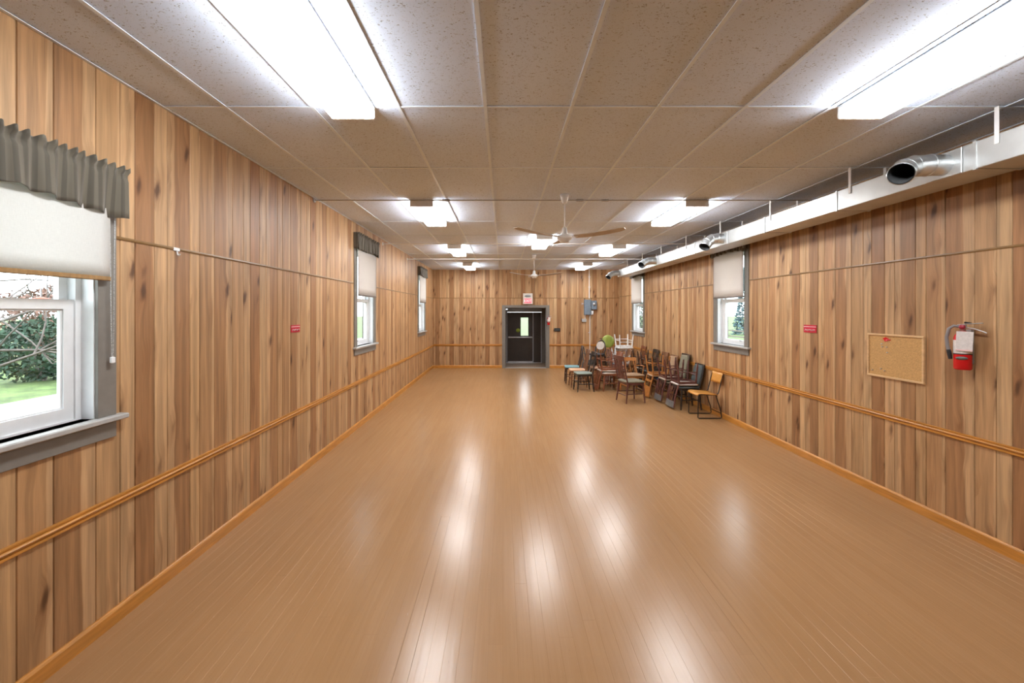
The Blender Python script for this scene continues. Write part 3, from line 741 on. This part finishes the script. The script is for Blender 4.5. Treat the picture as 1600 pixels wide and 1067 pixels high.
def red_sign(side, c, z, label, wd, ht):
    X = XL if side == 'L' else XR; w = empty('wall_sign', (X, c, z), (0, 0, -PI / 2 if side == 'L' else PI / 2)); tag(w, label, 'sign', 'red wall signs')
    MB().cbox(-wd / 2, wd / 2, 0, .008, 0, ht, .002).build('sign_plate', M_SIGNRED, w)
    MB().box(-wd / 2 + .004, wd / 2 - .004, .008, .0095, ht * .72, ht * .80).build('white_line', M_PINK, w)
    pts = [(-wd * .40 + wd * .80 * k / 26, .010, ht * .33 + ht * .13 * math.sin(k * 1.9) * (1 if k % 5 else .4)) for k in range(27)]
    MB().tube(pts, [(.004, .0022)] * 27, 5).build('script_mark', M_PINK, w)
red_sign('L', 4.725, 1.683, 'small red sign on the left wall', .20, .085)
red_sign('R', 5.29, 1.65, 'small red sign on the right wall', .22, .10)
hk = empty('wall_hook', (XL, 3.005, 2.335)); tag(hk, 'small clear plastic hook on the dark strip of the left wall', 'hook')
MB().cbox(0, .008, -.03, .03, .03, .055, .003).build('hook_plate', M_VINYL, hk)
MB().tube([(.008, 0, .035), (.012, 0, .005), (.02, 0, -.005), (.03, 0, .008)], .005, 8).build('hook_arm', M_VINYL, hk)

# ------------------------------------------------------------------ things on the back wall
def bx(px): return (px - VPX) * YB / F_PX
def bz(py): return EYE + (VPY - py) * YB / F_PX
ex = empty('exit_sign', (bx(824.6), YB, bz(475.2))); tag(ex, 'white lit exit sign above the doorway', 'exit sign')
MB().cbox(-.162, .162, -.07, 0, 0, .365, .008).build('sign_case', mat('sign_case_white', (.75, .72, .68), .5), ex)
MB().box(-.125, .125, -.073, -.070, .03, .19).build('red_panel', mat('lit_red_panel', (.7, .12, .16), .4, emit=(1.0, .18, .22, .55)), ex)
o = link('lettering', text_mesh('EXIT', .125, .0015), mat('lit_letters', (.9, .8, .8), .4, emit=(1, .75, .75, .6)), ex, (0, -.0745, .11), (PI / 2, 0, 0))
T = Matrix.Translation((0, -.070, .275)) @ Matrix.Rotation(PI / 2, 4, 'X') @ Matrix.Diagonal((1.0, .36, 1, 1))
MB().lathe([(0, 0), (.11, 0), (.105, .008), (0, .010)], 24, T).build('oval_emblem', mat('emblem_blue_grey', (.30, .34, .36), .4), ex)
sb = empty('switch_box', (bx(870.5), YB, bz(517.5))); tag(sb, 'small black wall box right of the doorway', 'wall box')
MB().cbox(-.10, .10, -.035, 0, 0, .105, .006).build('box_cover', M_BLACK, sb); MB().box(-.07, .07, -.037, -.035, .04, .065).build('display', mat('display_grey', (.07, .08, .07), .3), sb)
ep = empty('electrical_panel', (bx(917.5), YB, bz(492))); tag(ep, 'blue grey electrical panel box on the back wall', 'electrical panel')
MB().cbox(-.115, .115, -.10, 0, 0, .52, .006).build('panel_body', M_PANELGR, ep); MB().cbox(-.105, .105, -.108, -.10, .01, .51, .003).build('panel_door', M_PANELGR, ep)
MB().box(.09, .10, -.116, -.108, .22, .28).build('latch', M_ALU, ep)
MB().tube([(-.115, -.04, .38), (-.19, -.04, .38)], .012, 8).tube([(-.19, -.04, .34), (-.19, -.04, .42)], .008, 8).build('disconnect_lever', M_ROD, ep)
eb = empty('meter_box', (bx(927.5), YB, bz(483.5))); tag(eb, 'small blue grey box with a round dial beside the electrical panel', 'meter box')
MB().cbox(-.09, .09, -.09, 0, 0, .30, .006).build('box_body', M_PANELGR, eb)
MB().lathe([(0, 0), (.05, 0), (.045, .02), (.03, .03), (0, .032)], 20, Matrix.Translation((0, -.09, .18)) @ Matrix.Rotation(PI / 2, 4, 'X')).build('dial', M_ALU, eb)
wb = empty('doorbell_box', (bx(925), YB, bz(491.3))); tag(wb, 'tiny white box under the meter box', 'wall box'); MB().cbox(-.04, .04, -.05, 0, 0, .13, .005).build('box_cover', M_VINYL, wb); MB().box(-.02, .02, -.052, -.05, .03, .04).build('slot', M_GREY, wb)
jb = empty('junction_box', (bx(912.5), YB, bz(503))); tag(jb, 'grey junction box below the electrical panel', 'junction box')
MB().cbox(-.075, .075, -.05, 0, 0, .11, .005).build('box_cover', M_SILLTOP, jb); MB().tube([(.035, -.02, .11), (.035, -.02, .24)], .012, 8).build('conduit', M_WHITE, jb)
cd = empty('conduit_pipe', (bx(920.5), YB - .02, 0)); tag(cd, 'white conduit pipe running down the back wall past the panel', 'pipe')
MB().tube([(0, 0, bz(466)), (0, 0, H)], .014, 8).build('upper_pipe', M_WHITE, cd); MB().tube([(.02, 0, .01), (.02, 0, bz(493))], .012, 8).build('lower_pipe', M_WHITE, cd)
for z in (.5, 1.2, 2.75, 3.1): MB().box(-.03, .04, -.012, .02, z, z + .02).build('pipe_clip', M_ALU, cd)

# ------------------------------------------------------------------ chairs
WD = {k: wood('chair_' + k, c, r) for k, c, r in (
    ('dark', (.055, .030, .021), .33), ('black', (.030, .022, .018), .33), ('mahogany', (.115, .042, .034), .3), ('red', (.23, .075, .034), .3),
    ('brown', (.19, .085, .040), .33), ('orange', (.42, .165, .040), .35), ('honey', (.34, .15, .05), .38), ('white', (.78, .78, .77), .45), ('pinkish', (.20, .10, .08), .45), ('grey', (.13, .125, .12), .45))}
ST = {k: mat('seat_' + k, c, .7, 0, .15, 30, .05) for k, c in (
    ('green', (.20, .235, .20)), ('peach', (.58, .33, .19)), ('teal', (.16, .30, .32)), ('beige', (.42, .34, .26)), ('pale', (.52, .46, .41)), ('navy', (.03, .06, .13)),
    ('black', (.025, .025, .028)), ('olive', (.20, .18, .12)), ('tan', (.34, .22, .13)), ('slate', (.07, .085, .085)), ('white', (.75, .74, .72)), ('brown', (.14, .07, .04)))}
def rounded(w, d, n=5, r=.06, taper=.03):
    pts = []
    for cx, cy, a in ((w / 2 - r, -d / 2 + r, -90), (w / 2 - r - taper, d / 2 - r, 0), (-w / 2 + r + taper, d / 2 - r, 90), (-w / 2 + r, -d / 2 + r, 180)):
        for k in range(n): t = math.radians(a + 90 * k / (n - 1)); pts.append((cx + r * math.cos(t), cy + r * math.sin(t)))
    return pts
def slab(mb, poly, z0, z1, inset=.012, crown=0.0):
    n = len(poly); cx = sum(p[0] for p in poly) / n; cy = sum(p[1] for p in poly) / n
    def ring(s, z): return [(cx + (x - cx) * s, cy + (y - cy) * s, z) for x, y in poly]
    k = 1 - inset / .2
    rings = [ring(k, z0), ring(1, z0 + (z1 - z0) * .3), ring(1, z0 + (z1 - z0) * .7), ring(k, z1), ring(k * .6, z1 + crown), ring(.02, z1 + crown)]
    vs = [p for r in rings for p in r]; fs = [tuple(range(n - 1, -1, -1))]
    for i in range(len(rings) - 1):
        for j in range(n): j2 = (j + 1) % n; fs.append((i * n + j, i * n + j2, (i + 1) * n + j2, (i + 1) * n + j))
    fs.append(tuple((len(rings) - 1) * n + j for j in range(n)))
    return mb.add(vs, fs, True)
def chair(label, wd='brown', seat='beige', back='spindle', sw=.42, sd=.41, sh=.45, bh=.90, round_seat=False, arms=False, turned=True, n=5, crest_h=.07, pad=None, crest=None, group='old chairs stacked in the corner'):
    w = empty('wooden_chair'); tag(w, label, 'chair', group)
    m = WD[wd]; ms = ST[seat]
    poly = [(sw / 2 * math.cos(2 * PI * k / 24), sd / 2 * math.sin(2 * PI * k / 24)) for k in range(24)] if round_seat else rounded(sw, sd)
    slab(MB(), poly, sh - .035, sh, .012, .012 if seat not in ('brown',) else .0).build('seat', ms, w)
    MB().box(-sw / 2 + .045, sw / 2 - .045, -sd / 2 + .02, -sd / 2 + .04, sh - .075, sh - .03).box(-sw / 2 + .045, sw / 2 - .045, sd / 2 - .045, sd / 2 - .025, sh - .075, sh - .03).box(-sw / 2 + .03, -sw / 2 + .05, -sd / 2 + .03, sd / 2 - .03, sh - .075, sh - .03).box(sw / 2 - .05, sw / 2 - .03, -sd / 2 + .03, sd / 2 - .03, sh - .075, sh - .03).build('seat_apron', m, w)
    lx, ly = sw / 2 - .045, sd / 2 - .045
    def legp(sx, sy, t):                                       # t from top 0 to floor 1
        return Vector((sx * (lx + .025 * t), sy * (ly + (.03 if sy < 0 else .05) * t), (sh - .03) * (1 - t)))
    for sx in (-1, 1):
        for sy in (-1, 1):
            ts = [0, .12, .2, .26, .45, .7, .78, .84, 1.0]
            rs = [.017, .018, .022, .016, .020, .017, .021, .016, .012] if turned else [.019, .019, .019, .019, .018, .017, .016, .015, .014]
            MB().tube([legp(sx, sy, t) for t in ts], rs, 7).build('leg', m, w)
    for sx in (-1, 1): MB().tube([legp(sx, -1, .55), legp(sx, 1, .55)], .010, 6).build('stretcher', m, w)
    MB().tube([legp(-1, -1, .42), legp(1, -1, .42)], .011, 6).build('stretcher', m, w); MB().tube([legp(-1, 1, .62), legp(1, 1, .62)], .010, 6).build('stretcher', m, w)
    bl = bh - sh; lean = .10
    def bp(x, t, bow=.0): return Vector((x, sd / 2 - .03 + lean * t + bow, sh - .02 + (bl + .02) * t))
    bx_ = sw / 2 - .035
    if back == 'balloon':
        pts = [bp(bx_ * math.cos(PI * k / 14) * (1.0 if 0 < k < 14 else .8), .12 + .88 * math.sin(PI * k / 14)) for k in range(15)]
        MB().tube([bp(bx_ * .8, 0)] + pts + [bp(-bx_ * .8, 0)], .017, 8).build('back_hoop', m, w)
        vs = [bp(bx_ * .78 * math.cos(2 * PI * k / 20), .60 + .30 * math.sin(2 * PI * k / 20), -.012) for k in range(20)]
        mb = MB(); mb.add(vs, [tuple(range(20))]); o = mb.build('back_pad', ST[pad or 'white'], w); o.modifiers.new('thickness', 'SOLIDIFY').thickness = .03
        return w
    for sx in (-1, 1): MB().tube([bp(sx * bx_, 0), bp(sx * bx_, .5, .012), bp(sx * (bx_ + .01), 1)], [.016, .015, .013], 7).build('stile', m, w)
    def rail(t0, t1, bow=.025, th=.010, name='crest_rail', ww=1.0, mm=None):
        mb = MB(); vs, fs = [], []; k = 9
        for i in range(k):
            u = -1 + 2 * i / (k - 1); x = u * (bx_ + .012) * ww; b = bow * (1 - u * u)
            for t, dy in ((t0, -th), (t0, th), (t1, th), (t1, -th)): p = bp(x, t, b); vs.append((p.x, p.y + dy, p.z))
        for i in range(k - 1):
            for q in range(4): q2 = (q + 1) % 4; fs.append((i * 4 + q, i * 4 + q2, i * 4 + 4 + q2, i * 4 + 4 + q))
        fs += [(3, 2, 1, 0), tuple((k - 1) * 4 + q for q in range(4))]
        mb.add(vs, fs); return mb.build(name, mm or m, w)
    ct = 1 - crest_h / bl
    if back == 'spindle':
        rail(ct, 1.02, mm=WD[crest] if crest else None)
        for i in range(n):
            u = -.8 + 1.6 * i / (n - 1); x = u * bx_; b = .02 * (1 - u * u)
            MB().tube([bp(x, 0), bp(x, .3, b), bp(x, .5, b), bp(x, .7, b), bp(x, ct + .03, b)], [.006, .008, .011, .008, .006], 6).build('spindle', m, w)
    elif back == 'splat':
        rail(ct, 1.02); rail(.10, .18, .0, .009, 'lower_rail')
        for u, wd_ in ((0, .055),) if n == 1 else ((-.5, .022), (0, .05), (.5, .022)):
            a = bp(u * bx_, .12); b = bp(u * bx_, ct + .02, .02); mb = MB()
            mb.add([(a.x - wd_, a.y - .005, a.z), (a.x + wd_, a.y - .005, a.z), (b.x + wd_, b.y - .005, b.z), (b.x - wd_, b.y - .005, b.z), (a.x - wd_, a.y + .006, a.z), (a.x + wd_, a.y + .006, a.z), (b.x + wd_, b.y + .006, b.z), (b.x - wd_, b.y + .006, b.z)],
                   [(0, 1, 2, 3), (7, 6, 5, 4), (0, 4, 5, 1), (1, 5, 6, 2), (2, 6, 7, 3), (3, 7, 4, 0)]); mb.build('splat', m, w)
    elif back == 'ladder':
        rail(ct, 1.02)
        for i in range(n): t = .22 + (ct - .30) * i / max(1, n - 1); rail(t, t + .085, .02, .007, 'slat')
    elif back == 'pad':
        rail(.94, 1.0)
        mb = MB(); q = [(bx_ * .98 * x, y) for x, y in ((-1, .16), (1, .16), (1, .80), (.8, .95), (-.8, .95), (-1, .80))]
        v1 = [bp(x, t, -.028) for x, t in q]; v2 = [bp(x, t, .022) for x, t in q]; vm = [bp(x * .85, .16 + (t - .16) * .9 + .04, -.040) for x, t in q]
        k = len(q); vs = vm + v1 + v2; fs = [tuple(range(k - 1, -1, -1)), tuple(2 * k + i for i in range(k))]
        for r_ in range(2):
            for i in range(k): j = (i + 1) % k; fs.append((r_ * k + i, r_ * k + j, r_ * k + k + j, r_ * k + k + i))
        mb.add(vs, fs); mb.build('back_pad', ST[pad or seat], w)
    if arms:
        for sx in (-1, 1):
            MB().tube([bp(sx * bx_, .50), Vector((sx * (bx_ + .03), 0, sh + .20)), Vector((sx * (bx_ + .04), -sd / 2 + .06, sh + .19))], [(.018, .010)] * 3, 8).build('arm', m, w)
            MB().tube([Vector((sx * (bx_ + .01), -sd / 2 + .10, sh - .02)), Vector((sx * (bx_ + .035), -sd / 2 + .09, sh + .19))], .011, 7).build('arm_post', m, w)
    return w
LEFT, RIGHT, FRONT, AWAY = -PI / 2, PI / 2, 0.0, PI
def put(c, x, y, rz, z=0.0): c.location = (x, y, z); c.rotation_euler = (0, 0, rz); return c
def flip(c, x, y, rz, sh=.45, z=.475): c.location = (x, y, z + sh); c.rotation_euler = Euler((PI, 0, 0)).to_matrix().to_euler(); c.rotation_euler = (Matrix.Rotation(rz, 3, 'Z') @ Matrix.Rotation(PI, 3, 'X')).to_euler(); return c
def pair(x, y, rz, a, b, shift=.055):
    put(chair(**a), x, y, rz); sx, sy = math.sin(rz), -math.cos(rz)
    flip(chair(**b), x + sx * shift, y + sy * shift, rz, b.get('sh', .45))

# plywood stacking chair on a black sled frame
pc = empty('plywood_chair', (3.69, 7.52, 0), (0, 0, LEFT)); tag(pc, 'blond plywood school chair on a black tube frame, nearest of all chairs', 'chair')
M_PLY = mat('blond_plywood', (.62, .29, .065), .25, 0, .12, 4, 0, (1, 12, 1))
M_TUBE = mat('black_tube', (.022, .02, .02), .35, .3)
vs, fs = [], []; prof = [(-.215, .415), (-.212, .435), (-.195, .450), (-.15, .457), (-.05, .450), (.06, .440), (.16, .437)]
for i, (y, z) in enumerate(prof):
    for x in (-.195, -.1, 0, .1, .195): vs.append((x, y, z - .006 * (1 - (x / .195) ** 2)))
for i in range(len(prof) - 1):
    for j in range(4): a = i * 5 + j; fs.append((a, a + 1, a + 6, a + 5))
mb = MB(); mb.add(vs, fs, True); o = mb.build('seat', M_PLY, pc); o.modifiers.new('thickness', 'SOLIDIFY').thickness = .011
vs, fs = [], []
for i in range(9):
    u = -1 + i / 4
    for j in range(5): t = j / 4; vs.append((u * .195 * (1 - .10 * (abs(t - .5) * 2) ** 4), .215 + .04 * t + .022 * (1 - u * u), .62 + .19 * t))
for i in range(8):
    for j in range(4): a = i * 5 + j; fs.append((a, a + 5, a + 6, a + 1))
mb = MB(); mb.add(vs, fs, True); o = mb.build('backrest', M_PLY, pc); o.modifiers.new('thickness', 'SOLIDIFY').thickness = .010
for s in (-1, 1):
    x = s * .185
    MB().tube([(x, -.16, .438), (x, -.19, .40), (x, -.20, .03), (x, -.185, .012), (x, .20, .012), (x, .225, .03), (x, .21, .14), (x, .135, .38), (x, .125, .425)], .0095, 8).build('side_frame', M_TUBE, pc)
    MB().tube([(x, -.16, .438), (x, .0, .432), (x, .13, .428), (x, .165, .46), (x, .205, .62), (x, .245, .78)], .0095, 8).build('back_frame', M_TUBE, pc)
MB().tube([(-.185, .215, .10), (.185, .215, .10)], .008, 8).build('cross_bar', M_TUBE, pc)

K = dict
pair(3.66, 8.18, LEFT, K(label='dark chair with a padded grey back against the right wall behind the plywood chair', wd='black', seat='slate', back='pad', bh=.88, pad='slate'),
     K(label='dark spindle chair turned upside down beside the plywood chair', wd='mahogany', seat='pale', back='spindle', n=5, crest_h=.10, bh=.87, sw=.44, crest='grey'))
pair(3.64, 8.76, LEFT, K(label='tall chair with a padded olive back against the right wall', wd='dark', seat='olive', back='pad', bh=1.02, pad='olive'),
     K(label='dark spindle chair upside down between the orange ladder back and the nearer dark spindle chair', wd='mahogany', seat='beige', back='spindle', n=5, crest_h=.10, bh=.87, sw=.44, crest='grey'))
pair(3.60, 9.25, LEFT, K(label='brown chair with a rounded tan padded back behind the orange ladder back', wd='brown', seat='navy', back='pad', bh=.94, pad='tan'),
     K(label='orange ladder back chair upside down with its broad top rail on the floor', wd='orange', seat='tan', back='ladder', n=2, crest_h=.17, bh=.89, turned=False), .10)
put(chair('mahogany splat back dining chair standing alone in front, facing the right wall', 'mahogany', 'olive', 'splat', sw=.46, sd=.44, sh=.46, bh=.98, turned=False, n=3), 2.74, 8.78, RIGHT + .22)
put(chair('orange armchair facing the camera beside the orange ladder back', 'orange', 'honey' if 'honey' in ST else 'tan', 'spindle', arms=True, bh=.80, n=4, sw=.46), 3.06, 9.70, FRONT + .12)
put(chair('dark spindle chair with a grey green seat, nearest of the left row', 'black', 'green', 'spindle', bh=.93, n=4, sw=.40), 1.95, 9.96, LEFT + .1)
put(chair('brown spindle chair with a peach seat, second of the left row', 'brown', 'peach', 'spindle', bh=.94, n=5, sw=.40), 1.91, 10.52, LEFT)
put(chair('dark splat back chair with a teal seat, farthest of the left row', 'dark', 'teal', 'splat', bh=.98, n=1, sw=.40), 1.88, 11.12, LEFT - .05)
pair(2.60, 10.06, LEFT + .05, K(label='red brown ladder back chair just right of the left row', wd='red', seat='pale', back='ladder', n=3, bh=.92),
     K(label='red brown spindle chair upside down just right of the left row', wd='red', seat='pale', back='spindle', n=5, crest_h=.10, bh=.88))
pair(2.98, 10.52, LEFT - .06, K(label='brown ladder back chair behind the mahogany dining chair', wd='brown', seat='pale', back='ladder', n=3, bh=.93),
     K(label='pinkish brown chair upside down behind the mahogany dining chair', wd='pinkish', seat='peach', back='splat', n=3, crest_h=.13, bh=.85))
put(chair('brown ladder back chair carrying the balloon back chair', 'brown', 'peach', 'ladder', n=3, bh=.90), 2.55, 10.94, LEFT)
put(chair('black balloon back chair with pale padding standing on another chair', 'black', 'black', 'balloon', sw=.36, sd=.34, sh=.34, bh=.68, pad='pale'), 2.53, 10.94, LEFT + .9, .463)
pair(3.24, 11.04, LEFT, K(label='honey coloured splat chair under the white chairs', wd='honey', seat='tan', back='splat', n=3, bh=.90),
     K(label='white chair with a navy seat upside down under the topmost white chair', wd='white', seat='navy', back='spindle', n=4, bh=.86))
pair(3.67, 9.95, LEFT, K(label='brown slat back chair against the right wall behind the orange armchair', wd='brown', seat='brown', back='splat', bh=.93, n=3),
     K(label='dark chair upside down behind the orange armchair', wd='dark', seat='slate', back='spindle', n=4, bh=.84))
pair(3.66, 10.52, LEFT, K(label='black spindle chair against the right wall right of the white chairs', wd='black', seat='brown', back='spindle', n=5, bh=.94),
     K(label='dark chair upside down against the right wall right of the white chairs', wd='dark', seat='beige', back='ladder', n=2, bh=.86))
put(chair('red brown spindle chair in the far corner against the right wall', 'red', 'brown', 'spindle', bh=.95, n=5), 3.68, 11.50, LEFT)
pair(2.50, 11.46, LEFT, K(label='brown splat chair in the back row behind the balloon back chair', wd='brown', seat='tan', back='splat', n=1, bh=.92),
     K(label='grey chair upside down in the back row behind the balloon back chair', wd='grey', seat='slate', back='spindle', n=5, bh=.86))
pair(3.04, 11.92, LEFT, K(label='dark chair in the back row under the lime green stool', wd='dark', seat='olive', back='ladder', n=3, bh=.92),
     K(label='honey coloured chair upside down in the back row under the lime green stool', wd='honey', seat='beige', back='spindle', n=4, bh=.86))
flip(chair('white painted chair upside down on top of the pile with its legs in the air', 'white', 'white', 'ladder', n=1, sh=.37, bh=.70, sw=.42, sd=.36, turned=False), 3.27, 11.08, AWAY + .12, .37, .932)
# round stool on its side
stl = empty('padded_stool', (3.02, 11.78, 1.07), (math.radians(82), 0, .1)); tag(stl, 'lime green round padded stool lying on its side on top of the pile', 'stool')
slab(MB(), [(.18 * math.cos(2 * PI * k / 24), .18 * math.sin(2 * PI * k / 24)) for k in range(24)], -.03, .03, .015, .012).build('seat', mat('lime_vinyl', (.30, .36, .06), .45), stl)
for k in range(4):
    a = PI / 4 + k * PI / 2; MB().tube([(.11 * math.cos(a), .11 * math.sin(a), -.02), (.15 * math.cos(a), .15 * math.sin(a), -.40)], [.012, .010], 8).build('leg', M_TUBE, stl)
MB().tube([(.13 * math.cos(2 * PI * k / 16), .13 * math.sin(2 * PI * k / 16), -.22) for k in range(17)], .007, 6, caps=False).build('foot_ring', M_TUBE, stl)

# ------------------------------------------------------------------ outdoors seen through the windows
gz = -.6
lawn = struct(MB().box(-160, 160, -60, 220, gz - .3, gz).build('ground', M_GRASS), 'green lawn around the building')
drv = struct(MB().box(-13.6, -10.6, -40, 120, gz - .02, gz + .012).build('driveway', M_DRIVE), 'pale gravel drive across the lawn')
pk = struct(MB().box(-4, 9, 18.5, 36, gz - .02, gz + .012).build('parking_area', M_DRIVE), 'pale gravel yard outside the end door')
def foliage(mb, c, rx, ry, rz, n, leaf, rr, cone=False):
    for _ in range(n):
        z = rr.uniform(-1, 1); a = rr.uniform(0, 2 * PI); k = math.sqrt(1 - z * z) if not cone else (1 - (z + 1) / 2) ** .8
        s = rr.uniform(.72, 1.0) * (1 + .12 * math.sin(a * 5 + z * 7)); p = Vector((c[0] + rx * k * s * math.cos(a), c[1] + ry * k * s * math.sin(a), c[2] + rz * z * (s if not cone else 1)))
        u = Vector((rr.gauss(0, 1), rr.gauss(0, 1), rr.gauss(0, 1))).normalized() * leaf; v = u.orthogonal().normalized() * leaf * .45
        mb.add([p - u, p + v, p + u, p - v], [(0, 1, 2, 3)])
    return mb
def shrub(name, x, y, rx, ry, h, m, label, cat, n=2600, leaf=.10, seed=1, cone=False, group=None):
    rr = random.Random(seed); w = empty(name, (x, y, gz)); tag(w, label, cat, group)
    o = foliage(MB(), (0, 0, h / 2), rx, ry, h / 2, n, leaf, rr, cone).build('foliage', m, w); o['kind'] = 'stuff'
    for k in range(3): MB().tube([(.1 * k - .1, 0, 0), (rx * .3 * (k - 1), .1, h * .5), (rx * .4 * (k - 1), -.1, h * .8)], [.06, .04, .015], 6).build('stem', M_BARK, w)
shrub('evergreen_shrub', -16.9, 15.0, 1.3, 1.3, 2.3, M_LEAF, 'dark evergreen shrub beyond the drive, left of the two', 'shrub', seed=2, group='evergreen shrubs')
shrub('evergreen_shrub', -16.6, 17.9, 1.5, 1.5, 3.0, M_LEAF, 'taller dark evergreen shrub beyond the drive', 'shrub', seed=3, group='evergreen shrubs')
shrub('bare_hedge', -24, 21, 3.5, 3.0, 3.6, M_TWIG, 'reddish brown bare shrub far beyond the drive', 'shrub', n=3000, leaf=.12, seed=4)
shrub('bare_hedge', -30, 31, 5.0, 4.0, 5.0, M_TWIG, 'larger brown bare thicket in the far left distance', 'shrub', n=3000, leaf=.16, seed=14)
shrub('spruce_tree', 26.6, 45, 1.2, 1.2, 7.5, M_LEAFB, 'blue green spruce seen through the nearer right window', 'tree', n=1500, leaf=.22, seed=5, cone=True)
shrub('bare_bush', 23.2, 47, 2.0, 2.0, 3.6, M_TWIG, 'brown bare bush left of the spruce', 'shrub', n=2200, leaf=.15, seed=6)
shrub('garden_shrub', 12.5, 37, 2.0, 2.0, 3.6, M_LEAF, 'green shrub seen through the far right window', 'shrub', n=2200, leaf=.15, seed=7)
fn = empty('rail_fence', (18, 30, gz)); tag(fn, 'wooden rail fence across the lawn on the right', 'fence')
M_FENCE = mat('weathered_fence', (.16, .13, .11), .8)
for k in range(9): MB().cbox(-.06, .06, 3 * k - 12.06, 3 * k - 11.94, 0, 1.25, .01).build('fence_post', M_FENCE, fn)
for z in (.55, 1.0): MB().box(-.02, .02, -12.3, 12.3, z, z + .10).build('fence_rail', M_FENCE, fn)
# bare tree close to the nearest window
tr = empty('bare_tree', (-8.2, 5.6, gz)); tag(tr, 'bare grey tree with spreading branches outside the nearest left window', 'tree')
rt = random.Random(11); twig = MB()
MB().tube([(0, 0, 0), (.05, 0, .9), (.0, .1, 1.9), (.1, .0, 3.0)], [.17, .14, .12, .09], 10).build('trunk', M_BARK, tr)
def grow(mb, p, d, ln, r, depth):
    pts, rs = [p], [r]; q = p.copy(); dd = d.copy()
    for i in range(4):
        dd = (dd + Vector((rt.gauss(0, .16), rt.gauss(0, .16), rt.gauss(0, .14)))).normalized(); q = q + dd * ln / 4; pts.append(q.copy()); rs.append(r * (1 - .14 * (i + 1)))
    mb.tube(pts, rs, 5)
    if depth:
        for _ in range(3):
            i = rt.randint(2, 4); nd = (dd + Vector((rt.gauss(0, .6), rt.gauss(0, .6), rt.gauss(0, .45)))).normalized(); grow(mb, pts[i], nd, ln * .62, r * .5, depth - 1)
for k in range(9):
    a = rt.uniform(-.9, 2.4) if k < 6 else rt.uniform(0, 6.3); z = 1.6 + .18 * k
    mb = MB(); grow(mb, Vector((.03, .03, z)), Vector((math.cos(a), math.sin(a), rt.uniform(-.05, .5))).normalized(), 1.7, .030, 3); mb.build('branch', M_BARK, tr)
fd = empty('hanging_feeder', (-4.92, 4.36, 2.02)); tag(fd, 'small round red feeder hanging in the bare tree', 'bird feeder')
MB().lathe([(0, -.05), (.045, -.045), (.085, 0), (.07, .04), (.02, .055), (0, .055)], 18).build('feeder_bowl', mat('feeder_red', (.45, .07, .03), .5), fd); MB().tube([(0, 0, .05), (0, 0, .16)], .005, 6).build('hanging_wire', M_ROD, fd)
